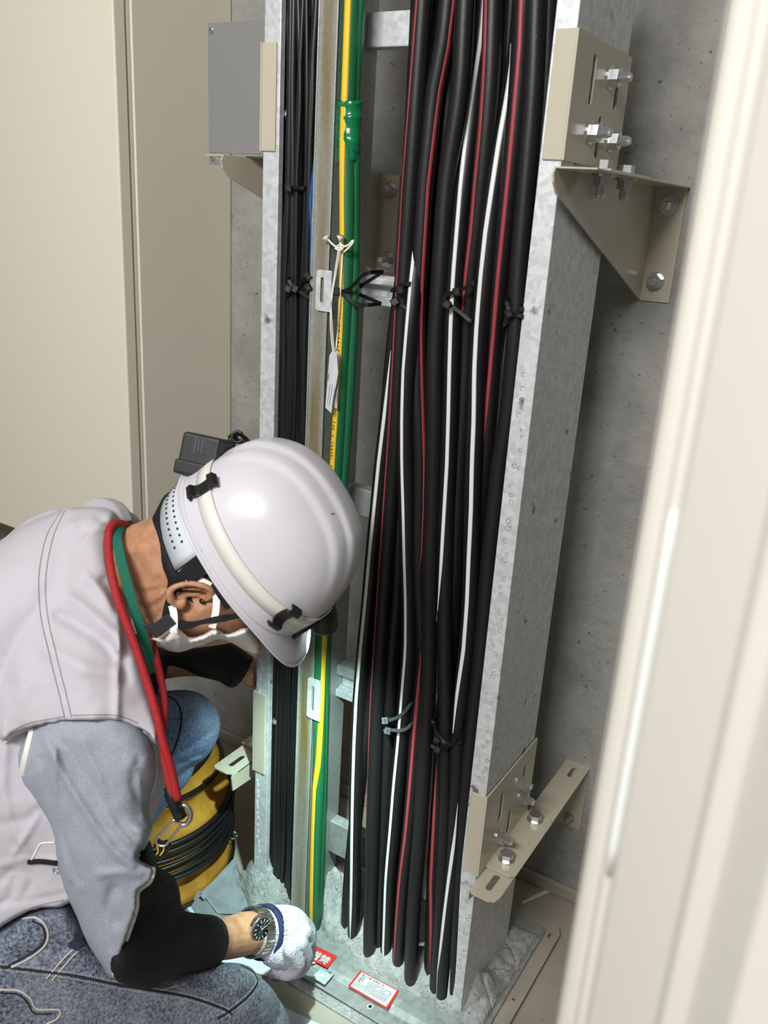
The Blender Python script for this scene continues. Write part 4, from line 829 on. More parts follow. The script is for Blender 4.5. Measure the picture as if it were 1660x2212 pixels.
# ---- sleeves
sl = [(95, 1535), (143, 1515), (240, 1515), (300, 1560), (334, 1630, 50), (337, 1680), (326, 1720), (322, 1753), (329, 1791, 30), (318, 1820, 16), (299, 1851, 10), (318, 1867, 8), (334, 1877, 6), (326, 1905, 6), (300, 1926, 6), (297, 1964, 6), (283, 2006, 6), (261, 2069, 6), (246, 2114, 10), (215, 2078, 50), (186, 2031), (164, 1977), (139, 1922), (122, 1858), (112, 1795), (76, 1732), (42, 1680), (40, 1615)]
scr = [([(100, 1600), (140, 1680), (190, 1760), (240, 1830), (285, 1870)], 10, .006), ([(90, 1640), (110, 1720), (130, 1800), (170, 1900)], 9, -.004), ([(140, 1610), (200, 1700), (260, 1780), (310, 1830)], 12, -.003), ([(120, 1620), (118, 1700), (124, 1780), (150, 1900)], 7, .005), ([(245, 1920), (235, 1960), (250, 1990)], 12, -.005), ([(300, 1640), (290, 1700), (320, 1750)], 9, -.004), ([(180, 1600), (215, 1680), (235, 1760), (280, 1820)], 8, .003), ([(215, 1890), (255, 1885), (300, 1888)], 10, .004), ([(295, 1660), (305, 1720), (310, 1770)], 6, .003)]
sleeve = union('sleeve', [inflate(sl, [(60, 1560, 1.145), (200, 1560, 1.145), (300, 1650, 1.15), (120, 1800, 1.16), (250, 1850, 1.165), (230, 2050, 1.20), (320, 1880, 1.175)], [(100, 1560, .062), (250, 1600, .062), (180, 1800, .06), (240, 2000, .055)], 95, 5.5, scr, wob=.002)], .0026, M['sleeve'], man, 1); ts = bvh(sleeve)
bs = [(296, 1830, 30), (321, 1812, 12), (333, 1845, 14), (342, 1870, 18), (362, 1884, 30), (377, 1894), (388, 1922), (393, 1955), (405, 1968), (435, 1973), (464, 1977, 30), (482, 1988, 16), (494, 2010, 8), (499, 2030, 5), (493, 2056, 5), (477, 2080, 8), (455, 2096, 20), (420, 2103), (380, 2107), (358, 2122), (335, 2134), (304, 2139), (274, 2129), (248, 2114), (235, 2060), (255, 1950)]
bcr = [([(395, 1960), (380, 2000), (350, 2040), (380, 2090)], 12, -.003), ([(330, 2100), (370, 2080), (420, 2085)], 14, .003), ([(390, 1930), (360, 1950), (330, 1950)], 10, -.003), ([(400, 2020), (440, 2010), (480, 2020)], 14, .002)]
bsl = union('arm_cover', [inflate(bs, [(260, 2000, 1.215), (300, 1860, 1.20), (320, 2100, 1.225), (400, 2030, 1.315), (490, 2030, 1.455)], [(280, 2000, .052), (400, 2030, .045), (490, 2030, .040)], 62, 5, bcr, wob=.0016)], .0026, M['blackcloth'], man, 1)
hem = [(299, 1851), (318, 1867), (333, 1877), (327, 1902), (301, 1925), (297, 1964), (284, 2004), (262, 2068), (248, 2111)]
seam('sleeve_piping', ts, [(331, 1877), (324, 1903), (298, 1926), (294, 1964), (281, 2004), (259, 2068), (246, 2106)], .0038, M['piping'], man, 40, .002)
seam('sleeve_piping', ts, [(327, 1792), (317, 1818), (300, 1848)], .0020, M['piping'], man, 16, .002)
st = MB(); P_ = drawn(ts, [(71, 1574), (62, 1610), (52, 1650), (47, 1674)], 26, .001); st.ribbon(P_, -E3, .0085, .0012); sb = st.obj('sleeve_tape', M['piping'], man)
stitches('stitching', ts, [(79, 1576), (70, 1612), (60, 1652), (54, 1676)], .0006, M['thread'], man, 4.0)
# far arm
la = [(300, 1395), (340, 1398), (400, 1392), (447, 1390), (483, 1381), (505, 1391), (528, 1405), (547, 1420, 6), (544, 1434, 6), (533, 1457, 6), (519, 1475, 6), (504, 1486, 10), (490, 1483), (474, 1473), (428, 1461), (389, 1447), (356, 1445), (300, 1462), (260, 1470), (250, 1400)]
union('arm_cover', [inflate(la, [(300, 1430, 1.60), (420, 1430, 1.665), (530, 1440, 1.745)], .05, 42, 5, wob=.0016), limb([(at(170, 1410, 1.46), .065), (at(290, 1445, 1.585), .06)])], .003, M['blackcloth'], man, 1)
# ---- vest
tor = [(-160, 1330), (-60, 1215), (0, 1168), (60, 1130), (130, 1102), (181, 1094), (223, 1096), (250, 1110), (262, 1140, 60), (248, 1170, 30), (250, 1215, 30), (266, 1285, 30), (294, 1375, 30), (320, 1450, 26), (340, 1520, 24), (354, 1580, 24), (364, 1640, 20), (357, 1700, 20), (338, 1750, 24), (318, 1800, 30), (300, 1880, 40), (210, 1935, 20), (152, 1954, 10), (127, 1966, 9), (84, 1968, 9), (42, 1984, 9), (0, 2009, 9), (-60, 2040, 10), (-200, 2100), (-300, 1700)]
tcr = [([(12, 1500), (14, 1600), (8, 1700), (30, 1790), (60, 1840)], 10, .004), ([(0, 1870), (60, 1855), (120, 1862)], 8, .003), ([(85, 1755), (60, 1800), (30, 1845)], 5, .004), ([(0, 1905), (30, 1880), (25, 1930), (0, 1955)], 7, -.003), ([(60, 1880), (70, 1900), (55, 1930)], 7, -.003), ([(0, 1950), (60, 1945), (140, 1930)], 5, -.002), ([(0, 1780), (50, 1770), (90, 1750)], 12, -.003), ([(350, 1600), (340, 1660), (338, 1720)], 6, -.003)]
torso = inflate(tor, [(-150, 1600, 1.27), (0, 1200, 1.25), (240, 1130, 1.23), (300, 1500, 1.22), (340, 1700, 1.21), (0, 1950, 1.28), (150, 1940, 1.275), (100, 1500, 1.26)], [(-100, 1600, .15), (100, 1300, .12), (240, 1150, .06), (320, 1600, .045), (0, 1900, .115), (150, 1930, .10), (60, 1750, .125)], 170, 7, tcr, wob=.0025)
cap = [(-40, 1480), (0, 1300), (50, 1170), (130, 1104), (181, 1096), (223, 1099), (249, 1112), (246, 1160, 50), (249, 1215, 40), (265, 1285, 40), (293, 1375, 40), (319, 1450, 36), (338, 1520, 30), (348, 1575, 16), (340, 1612, 5), (329, 1606, 5), (316, 1587, 5), (295, 1576, 5), (253, 1560, 5), (202, 1559, 5), (143, 1561, 5), (63, 1576, 5), (25, 1590, 5), (10, 1606, 8), (-20, 1580, 40)]
ccr = [([(225, 1255), (245, 1285), (252, 1310), (258, 1345)], 11, -.006), ([(190, 1245), (215, 1275), (240, 1310), (256, 1340)], 10, .005), ([(130, 1330), (175, 1355), (220, 1385), (255, 1425)], 14, -.006), ([(150, 1290), (200, 1325), (245, 1370), (258, 1400)], 13, .005), ([(256, 1330), (258, 1375), (255, 1430), (254, 1500), (252, 1556)], 7, .006), ([(268, 1340), (272, 1400), (270, 1470)], 10, -.005), ([(100, 1400), (150, 1425), (200, 1445), (248, 1460)], 18, .004), ([(215, 1120), (235, 1135), (243, 1150)], 9, -.005), ([(190, 1140), (215, 1130), (250, 1128)], 8, .004), ([(80, 1250), (90, 1350), (120, 1470), (140, 1550)], 5, .0015), ([(100, 1250), (108, 1340), (138, 1470), (155, 1545)], 5, .0012), ([(150, 1135), (190, 1122), (232, 1118)], 9, .004), ([(40, 1430), (50, 1500), (60, 1560)], 18, .003)]
capm = inflate(cap, [(0, 1450, 1.20), (60, 1170, 1.22), (240, 1130, 1.215), (340, 1500, 1.185), (200, 1560, 1.18), (30, 1590, 1.19)], [(60, 1300, .09), (240, 1150, .05), (180, 1450, .108), (200, 1555, .108), (40, 1580, .085), (320, 1500, .06)], 150, 6, ccr, Tb=.10, wob=.002)
colr = limb([(at(272, 1136, 1.30), .022), (at(255, 1150, 1.30), .03), (at(225, 1140, 1.26), .045)])
far = limb([(at(150, 1250, 1.30), .11), (at(140, 1290, 1.42), .10), (at(170, 1380, 1.50), .075)])
vest = union('vest', [torso, capm, colr, far], .003, M['vest'], man, 2); tv = bvh(vest)
seam('hem', tv, [(12, 1604), (25, 1588), (63, 1574), (143, 1558), (202, 1556), (253, 1557), (295, 1573), (316, 1583), (329, 1603), (337, 1640), (337, 1678), (325, 1718)], .0024, M['piping'], man, 60, .001)
stitches('stitching', tv, [(20, 1582), (63, 1562), (138, 1548)], .0007, M['vestthread'], man, 5.0)
stitches('stitching', tv, [(158, 1545), (250, 1545), (300, 1563)], .0007, M['vestthread'], man, 5.0)
for dx in (0, 15):
    stitches('stitching', tv, [(132 + dx * .5, 1104), (100 + dx, 1160), (84 + dx, 1245), (88 + dx, 1330), (108 + dx, 1420), (128 + dx, 1500), (140 + dx, 1552)], .0008, M['vestthread'], man, 4.5)
stitches('stitching', tv, [(222, 1165), (224, 1210), (236, 1265), (252, 1310)], .0007, M['vestthread'], man, 4.5)
stitches('stitching', tv, [(0, 1996), (42, 1972), (84, 1956), (140, 1944)], .0007, M['vestthread'], man, 5.0)
seam('pocket_flap', tv, [(118, 1820), (90, 1822), (82, 1832), (66, 1862)], .0011, M['piping'], man, 24)
zp = MB(); zp.ribbon(drawn(tv, [(60, 1862), (85, 1860), (124, 1864)], 14, .001), -E3, .0062, .002); z_ = zp.obj('zipper', M['blackplastic'], man)
MB().tube(circle_pts(hit(tv, 120, 1880, .004), .0035, 12, E1, E2) , .0008, 6).obj('zipper_pull', M['steel'], z_, True)
# ---- collar of the undershirt, face mask
gc = MB(); P_ = [at(x, y, c) for x, y, c in crom([(280, 1134, 1.235), (262, 1138, 1.19), (252, 1158, 1.160), (258, 1195, 1.146), (270, 1243, 1.138), (287, 1303, 1.136), (303, 1354, 1.142), (321, 1411, 1.16), (332, 1450, 1.18)], 40)]
gc.ribbon(P_, np.array([unit(-E3 + E1 * .35)] * 40), .013, .004); bevel(gc.obj('shirt_collar', M['greencollar'], man), .001)
mkp = [(322, 1378, 12), (345, 1374, 20), (366, 1362, 14), (380, 1352, 12), (396, 1362, 12), (414, 1374, 16), (440, 1366, 20), (466, 1354, 14), (490, 1366, 20), (526, 1354, 14), (545, 1360, 20), (560, 1390), (555, 1412), (530, 1404), (500, 1388), (470, 1384), (446, 1393), (430, 1397), (417, 1400), (400, 1406), (384, 1409), (360, 1404), (340, 1392)]
mcr = [([(350, 1392), (375, 1380), (400, 1376)], 4, .003), ([(384, 1408), (388, 1388), (380, 1362)], 4, .004), ([(415, 1398), (420, 1384), (440, 1372)], 5, .003), ([(446, 1392), (452, 1378), (468, 1360)], 4, -.003), ([(400, 1400), (408, 1386), (396, 1368)], 4, -.003), ([(470, 1384), (495, 1376), (525, 1362)], 5, .002)]
v, f = inflate(mkp, HC - .0, [(330, 1385, .064), (400, 1385, .080), (480, 1375, .079), (550, 1380, .05)], 26, 4, mcr, Tb=.07)
msk = mk('face_mask', v, f, M['mask'], man, True)
sm = MB()
for P_ in ([(372, 1308, -.082), (376, 1325, -.083), (377, 1345, -.083), (376, 1366, -.083)], [(402, 1252, -.092), (430, 1254, -.093), (455, 1266, -.092), (467, 1284, -.088), (467, 1318, -.086), (459, 1356, -.084)]):
    sm.ribbon([at(x, y, HC + d) for x, y, d in crom(P_, 18)], -E3, .0092, .0015)
sm.obj('mask_loop', M['mask'], msk)
# ---- glove
gl = [limb([(at(556, 2014, 1.532), .0385), (at(590, 2010, 1.552), .0415), (at(622, 2012, 1.565), .043), (at(640, 2022, 1.575), .036)], 22, 24), limb([(at(598, 2050, 1.54), .032), (at(626, 2056, 1.55), .030)])]
for i, ch in enumerate(FING): gl.append(limb([(at(*p), .0146 - .0010 * k) for k, p in enumerate(ch)], 12, 16))
glove = union('glove', gl, .0022, M['glove'], man, 2); tg = bvh(glove)
ribs = MB()
for k in range(7):
    y0 = 1968 + k * 10; ribs.tube(drawn(tg, [(586 + abs(k - 3) * -1.5 + 4, y0), (604, y0 - 1), (622, y0 + 1)], 8, -.0001), .0011, 5)
r_ = ribs.obj('knit_ribs', M['glove'], glove, True)
wa = unit(at(590, 2010, 1.555) - at(520, 2020, 1.49))     # along the forearm
def ringpts(c, rx, ry, n=36):
    u = unit(np.cross(wa, E3)); w = np.cross(wa, u); return [c + rx * math.cos(2 * PI * i / n) * u + ry * math.sin(2 * PI * i / n) * w for i in range(n + 1)], u, w
cc = np.array(at(570, 2013, 1.542)); pts, u_, w_ = ringpts(cc, .0425, .041); nr = [unit(p - cc) for p in pts]
MB().ribbon(pts, np.array(nr), .014, .004).obj('glove_cuff', M['cuff'], glove, True)
# ---- wristwatch
wc = np.array(at(550, 2013, 1.522)); watch = thing('wristwatch', wc, 'steel wristwatch with dark dial and white markers on the right wrist', 'watch')
pts, u_, w_ = ringpts(wc, .0395, .0385); nr = np.array([unit(p - wc) for p in pts]); lk = MB(); n = len(pts)
for i in range(0, n - 1):
    a, b = pts[i], pts[i + 1]; a2, b2 = a + (b - a) * .06, b - (b - a) * .06; lk.ribbon([a2, b2], np.array([nr[i], nr[i + 1]]), .019, .003)
lo_ = lk.obj('link_strap', M['steel'], watch); bevel(lo_, .0006)
dn = unit(-E3 * .92 + E1 * .30 + E2 * -.05); dn = unit(dn - wa * (dn @ wa)); dc = np.array(at(562, 2005, 1.492))
ax = unit(wa - dn * (wa @ dn)); ay = np.cross(dn, ax)
bevel(MB().prism(circle_pts(dc - dn * .006, .0235, 32, ax, ay), dn * .010).obj('case', M['steel'], watch, False), .0015)
MB().prism(circle_pts(dc + dn * .004, .0195, 28, ax, ay), dn * .0006).obj('dial', M['dial'], watch)
mks = MB()
for k in range(12):
    a = 2 * PI * k / 12; d = math.cos(a) * ax + math.sin(a) * ay; e = np.cross(dn, d); q = dc + dn * .0047 + d * .0155
    mks.prism([q + d * i * .0022 + e * j * .0009 for i, j in ((-1, -1), (1, -1), (1, 1), (-1, 1))], dn * .0003)
for a, l in ((.5, .012), (2.4, .0085)):
    d = math.cos(a) * ax + math.sin(a) * ay; e = np.cross(dn, d); q = dc + dn * .0049; mks.prism([q + d * i + e * j * .0007 for i, j in ((-.002, -1), (l, -1), (l, 1), (-.002, 1))], dn * .0003)
mks.obj('markers_and_hands', M['paper'], watch)
for k in (-1, 1):
    c_ = dc + dn * .0046 + ay * k * .0085; MB().tube([c_ + .0042 * (math.cos(t) * ax + math.sin(t) * ay) for t in np.linspace(0, 2 * PI, 16)], .0005, 5).obj('sub_dial', M['steel'], watch)
# ================================================================== helmet, headlamp, lanyard, duct
TAU = math.radians(20)
ha = unit(E1 * .52 + E2 * .855 + E3 * .03); up0 = unit(E1 * .855 - E2 * .52); tow = -E3
hb = unit(math.cos(TAU) * up0 + math.sin(TAU) * tow); hb = unit(hb - ha * (hb @ ha)); hs = np.cross(ha, hb)
if hs @ tow < 0: hs = -hs
HO = np.array(at(546, 1194, HC)) - ha * .011
HA, HB, HS = .135, .149, .110
def hpt(phi, th, lift=0.0, shell=True):
    d = np.array((math.cos(th) * math.cos(phi), math.cos(th) * math.sin(phi), math.sin(th))); n = 2.35
    A = HA if d[0] > 0 else HA - .010
    r = (abs(d[0] / A) ** n + abs(d[1] / HS) ** n + abs(d[2] / HB) ** n) ** (-1 / n); q = d * r
    if shell:
        s = abs(q[1]); k = min(max((q[2] - .045) / .05, 0), 1) * (1 if q[0] < .06 else max(0, 1 - (q[0] - .06) / .06))
        sm_ = lambda e, w: 1 / (1 + math.exp((s - e) / w))
        lift += k * (.005 * sm_(.052, .0011) + .005 * sm_(.025, .0011))
    q = q + d * lift
    return HO + q[0] * ha + q[1] * hs + q[2] * hb
hel = thing('safety_helmet', HO, 'white safety helmet with three crown ridges on the worker', 'helmet')
nu, nv = 120, 56; v = []; f = []
for j in range(nv + 1):
    for i in range(nu): v.append(hpt(2 * PI * i / nu, (PI / 2 - .002) * j / nv))
for j in range(nv):
    for i in range(nu): f.append((j * nu + i, j * nu + (i + 1) % nu, (j + 1) * nu + (i + 1) % nu, (j + 1) * nu + i))
f.append(tuple(nv * nu + i for i in range(nu)))
sh = mk('shell', v, f, M['helmet'], hel, True); so = sh.modifiers.new('thick', 'SOLIDIFY'); so.thickness = .003; so.offset = 0
# flared skirt below the shell, growing into the front peak
v = []; f = []; nr_ = 7
for j in range(nr_ + 1):
    t = j / nr_
    for i in range(nu):
        ph = 2 * PI * i / nu; b = hpt(ph, .0); cph = math.cos(ph); e = .005 + .036 * max(0, cph) ** 9; dn_ = .005 + .022 * max(0, cph) ** 7
        out = math.cos(ph) * ha + math.sin(ph) * hs
        v.append(b + out * e * t ** 1.3 - hb * dn_ * t)
for j in range(nr_):
    for i in range(nu): f.append((j * nu + i, j * nu + (i + 1) % nu, (j + 1) * nu + (i + 1) % nu, (j + 1) * nu + i)[::-1])
bm_ = mk('brim', v, f, M['helmet'], hel, True); so = bm_.modifiers.new('thick', 'SOLIDIFY'); so.thickness = .003; so.offset = 0
MB().tube(v[-nu:] + [v[-nu]], .0021, 8, False).obj('rim_bead', M['helmet'], hel, True)
# thin raised joints on the skirt of the shell
jn = MB()
for ph in (1.95, 2.30): jn.tube([hpt(ph, t, .0004) for t in np.linspace(0.02, .2, 6)], .0007, 5)
jn.obj('skirt_joint', M['inkgrey'], hel, True)
ths = bvh(sh); sc_ = MB()
for a in ([(692, 1010), (698, 1014), (704, 1016)], [(668, 1009), (676, 1014)], [(622, 1045), (634, 1051)], [(553, 1022), (550, 1027), (556, 1031)], [(523, 1033), (526, 1038)], [(680, 1080), (690, 1088)], [(588, 1092), (592, 1098), (600, 1092)], [(574, 1105), (582, 1108)], [(668, 1140), (672, 1150)], [(610, 1180), (616, 1188)], [(690, 1180), (692, 1192)], [(520, 1130), (526, 1122)], [(660, 1210), (655, 1216)], [(560, 1170), (566, 1162), (572, 1165)]):
    sc_.tube(drawn(ths, a, 6, .0001), .00035, 5)
o_ = sc_.obj('scratches', M['inkgrey'], hel); o_['kind'] = 'stuff'
# headband under the rim at the nape, perforated
def band(z0, z1, k0, k1, p0, p1, name, m, th=.002):
    v = []; f = []; n = 40
    for j, (z, k) in enumerate(((z0, k0), (z1, k1))):
        for i in range(n + 1):
            ph = p0 + (p1 - p0) * i / n; v.append(HO + math.cos(ph) * HA * k * ha + math.sin(ph) * HS * k * hs + z * hb)
    f = [(i, i + 1, n + 2 + i, n + 1 + i) for i in range(n)]; o = mk(name, v, f, m, hel, True); s_ = o.modifiers.new('thick', 'SOLIDIFY'); s_.thickness = th; s_.offset = 0; return o
hbn = band(-.004, -.064, .97, .86, math.radians(100), math.radians(262), 'headband', M['band'])
band(-.058, -.086, .885, .79, math.radians(60), math.radians(290), 'sweatband', M['blackcloth'], .005)
hol = MB()
for r_, (z, k) in enumerate(((-.026, .938), (-.042, .909))):
    for i in range(26):
        ph = math.radians(112 + i * 4.4); d = math.cos(ph) * HA * k * ha + math.sin(ph) * HS * k * hs; q = HO + d + z * hb; nn = unit(d * np.array(1.0)); hol.prism(circle_pts(q + nn * .0008, .0018, 8, unit(np.cross(nn, hb)), hb), nn * .0006)
ho = hol.obj('perforations', M['ink'], hbn); ho['kind'] = 'stuff'
# chin strap: two legs round the ear, buckle and strap along the jaw
cs = MB()
cs.ribbon([at(x, y, HC + d) for x, y, d in crom([(452, 1205, -.104), (430, 1225, -.098), (408, 1243, -.094), (384, 1262, -.088), (370, 1284, -.083), (362, 1310, -.080), (358, 1336, -.078)], 26)], -E3, list(np.interp(np.linspace(0, 1, 26), (0, .45, .7, 1), (.028, .022, .008, .010))), .0014)
cs.ribbon([at(x, y, HC + d) for x, y, d in crom([(384, 1349, -.080), (410, 1350, -.086), (440, 1343, -.088), (480, 1336, -.086), (528, 1327, -.078), (545, 1318, -.076)], 26)], -E3, list(np.interp(np.linspace(0, 1, 26), (0, .3, .6, 1), (.014, .006, .009, .004))), .0014)
cs.ribbon([at(x, y, HC + d) for x, y, d in crom([(448, 1222, -.090), (475, 1262, -.092), (505, 1308, -.086)], 12)], -E3, .022, .0014)
c_ = cs.obj('chin_strap', M['blackcloth'], hel)
bk = MB(); bk.prism([at(x, y, HC - .079) for x, y in ((324, 1352), (366, 1324), (384, 1346), (340, 1378))], -E3 * .007); bk.prism([at(x, y, HC - .074) for x, y in ((310, 1350), (330, 1342), (346, 1374), (326, 1368))], -E3 * .006); bevel(bk.obj('buckle', M['blackplastic'], hel), .001)
# ------------------------------------------------------------------ headlamp
lamp = thing('headlamp', hpt(0, .3, .02), 'black headlamp with milky silicone strap and rear battery box on the helmet', 'headlamp')
thb = .215
def strap_th(ph): return .30 - .05 * math.cos(ph)
pr = [hpt(p_, .27, .0012) for p_ in np.linspace(0, 2 * PI, 90)]
MB().ribbon(pr, np.array([unit(p_ - HO - hb * ((p_ - HO) @ hb)) for p_ in pr]), .0235, .0020).obj('strap', M['silicone'], lamp, True)
def clip(ph, name='strap_clip'):
    o = None; mb = MB(); ctr = hpt(ph, .27, .003); t = unit(hpt(ph + .05, .27) - hpt(ph - .05, .27)); nn = unit(ctr - HO - hb * ((ctr - HO) @ hb)); w = np.cross(nn, t)
    prof = [(-.026, .001), (-.024, .009), (-.015, .010), (-.012, .004), (-.004, .003), (.004, .003), (.009, .005), (.012, .011), (.020, .010), (.022, .002)]
    P_ = [ctr + w * a + nn * b for a, b in prof]; n = len(P_)
    v = []
    for sgn in (-1, 1):
        v += [p_ + t * sgn * .0085 for p_ in P_]
    f = [(i, i + 1, n + i + 1, n + i) for i in range(n - 1)]; o = mk(name, v, f, M['blackplastic'], lamp); s_ = o.modifiers.new('thick', 'SOLIDIFY'); s_.thickness = .0035; s_.offset = 1; bevel(o, .0008)
    return o
clip(math.radians(136)); clip(math.radians(40)); clip(math.radians(212)); clip(math.radians(-38))
# battery box at the back
bc = np.array(at(444, 983, HC - .035)) ; bx = unit(E1 * .93 - E2 * .36); by = unit(E2 * .93 + E1 * .36); bz = unit(-E3 * .95 - E1 * .25); bx = unit(bx - bz * (bx @ bz)); by = unit(by - bz * (by @ bz) - bx * (by @ bx))
by = unit(E2 * .96 - E1 * .22); by = unit(by - bz * (by @ bz)); bx = np.cross(by, bz)
if bx @ E1 < 0: bx = -bx
def obox(c, hx, hy, hz, nm, m, parent, bw): 
    b = MB().prism([c + bx * i * hx + by * j * hy - bz * hz for i, j in ((-1, -1), (1, -1), (1, 1), (-1, 1))], bz * 2 * hz); return bevel(b.obj(nm, m, parent), bw, 3)
bb = obox(bc, .028, .026, .022, 'battery_box', M['lampbox'], lamp, .005)
obox(bc + by * .021 + bz * .002, .031, .010, .022, 'box_lid', M['lampbox'], bb, .004)
obox(bc + bx * .029 + by * .008, .006, .014, .012, 'latch', M['blackplastic'], bb, .002)
obox(bc - bx * .024 - by * .014 + bz * .004, .007, .004, .006, 'lug', M['blackplastic'], bb, .002)
nm_ = MB(); 
for k, (a, l) in enumerate(((-.4, .9), (-.15, .6), (.1, .8))):
    q = bc + bz * .0222 - bx * .006 + bx * (k * .005) - by * .012; nm_.prism([q + bx * .0006 * i + by * .012 * j * l for i, j in ((-1, -1), (1, -1), (1, 1), (-1, 1))], bz * .0003)
nm_.obj('moulded_marks', M['inkgrey'], bb)
MB().ribbon(circle_pts(bc + bz * .0222 + bx * .008 - by * .004, .0001, 3, bx, by)[:2], bz, .001, .001)
hz_ = MB().tube(crom([at(486, 962, HC + .01), at(500, 950, HC + .015), at(512, 944, HC + .02), at(524, 950, HC + .02), at(536, 962, HC + .02), at(550, 978, HC + .02)], 24), [.0035] * 5 + [.0075] * 14 + [.0065] * 5, 12).obj('power_lead', M['blackplastic'], lamp, True)
MB().tube(circle_pts(at(513, 944, HC + .004), .0075, 14, E1, E2), .0022, 6).obj('lead_grommet', M['blackplastic'], lamp, True)
MB().tube(crom([at(488, 968, HC - .002), at(500, 972, HC - .005), at(506, 962, HC), at(500, 952, HC + .004)], 14), .0022, 6).obj('wire_loop', M['blackplastic'], lamp, True)
# lamp head at the front
fdir = unit(ha * .9 - hb * .12); lc = hpt(0, .30, .030)
lc = np.array(at(700, 1334, HC + .015))
aim = unit(np.array((-.85, 1.17, .12)) - lc)
au = unit(np.cross(aim, hb)); aw = np.cross(aim, au)
lh = MB(); n = 26; pr_ = [(-.016, .010), (-.015, .0165), (-.006, .0185), (.004, .0185), (.012, .0205), (.015, .0205), (.0150, .0175), (.0125, .0170)]
v = [lc + aim * z + r_ * (math.cos(2 * PI * k / n) * au + math.sin(2 * PI * k / n) * aw) for z, r_ in pr_ for k in range(n)]
f = [(i * n + k, i * n + (k + 1) % n, (i + 1) * n + (k + 1) % n, (i + 1) * n + k) for i in range(len(pr_) - 1) for k in range(n)] + [tuple(range(n))[::-1]]
lhd = mk('lamp_head', v, f, M['blackplastic'], lamp, True)
lens = MB().prism(circle_pts(lc + aim * .0115, .0168, 24, au, aw), aim * .001).obj('lens', M['lens'], lhd)
E_ = M['lens'].node_tree.nodes['Principled BSDF']; E_.inputs['Emission Color'].default_value = (.8, 1, .96, 1); E_.inputs['Emission Strength'].default_value = 6
pb = [at(x, y, HC + d) for x, y, d in ((672, 1318, .005), (690, 1332, .01), (660, 1352, -.01), (638, 1376, -.012), (628, 1366, -.014), (650, 1342, -.010))]
bevel(MB().prism(pb, E3 * .006).obj('lamp_bracket', M['steel'], lamp), .001)
MB().tube([at(632, 1376, HC - .018), at(672, 1350, HC - .012), at(690, 1338, HC)], .0042, 8).obj('bracket_arm', M['blackplastic'], lamp, True)
sp = bpy.data.lights.new('headlamp_beam', 'SPOT'); sp.energy = 50; sp.color = (.70, 1.0, .93); sp.spot_size = math.radians(66); sp.spot_blend = 1.0; sp.shadow_soft_size = .012
so_ = bpy.data.objects.new('headlamp_beam', sp); COL.objects.link(so_); so_.location = tuple(lc + aim * .016); so_.rotation_euler = Vector(aim).to_track_quat('-Z', 'Y').to_euler()
# ------------------------------------------------------------------ red lanyard round the neck
lan = thing('neck_lanyard', at(240, 1200, 1.14), 'red braided cord lanyard around the worker neck ending in a black sleeve', 'lanyard')
s1 = [(280, 1140, 1.235), (268, 1133, 1.20), (248, 1131, 1.172), (236, 1145, 1.156), (234, 1170, 1.148), (236, 1205, 1.136), (242, 1243, 1.126), (256, 1300, 1.118), (278, 1356, 1.118), (300, 1418, 1.118), (320, 1480, 1.116), (338, 1540, 1.112), (352, 1600, 1.112), (370, 1662, 1.116), (385, 1728, 1.12)]
s2 = [(300, 1345, 1.21), (318, 1370, 1.19), (332, 1400, 1.175), (344, 1450, 1.16), (353, 1499, 1.145), (355, 1539, 1.13), (350, 1580, 1.122), (354, 1625, 1.122), (364, 1680, 1.122), (376, 1726, 1.122)]
for k, s_ in enumerate((s1, s2)):
    P_ = [at(*q) for q in crom(s_, 70)]; MB().tube(P_, [.0056 if k == 0 else .0052] * 70, 12).obj('cord', M['redrope'], lan, True)
MB().tube(crom([at(368, 1712, 1.127), at(378, 1738, 1.126), at(392, 1768, 1.126)], 10), .0085, 12).obj('end_sleeve', M['blackplastic'], lan, True)
MB().tube(crom([at(362, 1700, 1.124), at(372, 1726, 1.121), at(384, 1752, 1.122)], 8), .0055, 10).obj('end_sleeve', M['blackplastic'], lan, True)
kb = thing('carabiner', at(380, 1780, 1.125), 'shiny steel carabiner and swivel ring hanging from the red lanyard', 'carabiner')
ring = [at(x, y, 1.126) for x, y in ((394, 1738), (404, 1742), (411, 1754), (411, 1768), (403, 1780), (392, 1782))]
MB().tube(crom(ring, 20), .0036, 10).obj('swivel_ring', M['steel'], kb, True)
cbn = crom([at(x, y, 1.128) for x, y in ((392, 1779), (384, 1776), (374, 1772), (356, 1792), (341, 1808), (338, 1820), (344, 1826), (356, 1827), (363, 1820), (378, 1800), (396, 1780), (410, 1781))], 50)
MB().tube(cbn, .0019, 10).obj('hook_frame', M['steel'], kb, True)
wb = MB().ribbon(crom([at(x, y, 1.132) for x, y in ((338, 1818), (348, 1826), (362, 1824), (352, 1842), (340, 1852))], 14), -E3, .012, .002).obj('webbing_loop', M['blackcloth'], kb)
stw = MB()
for P_ in ([(338, 1822), (342, 1838), (338, 1846)], [(354, 1826), (354, 1836), (346, 1848)]): stw.tube([at(x, y, 1.128) for x, y in crom(P_, 8)], .0008, 5)
stw.obj('yellow_stitching', M['yellow'], kb)
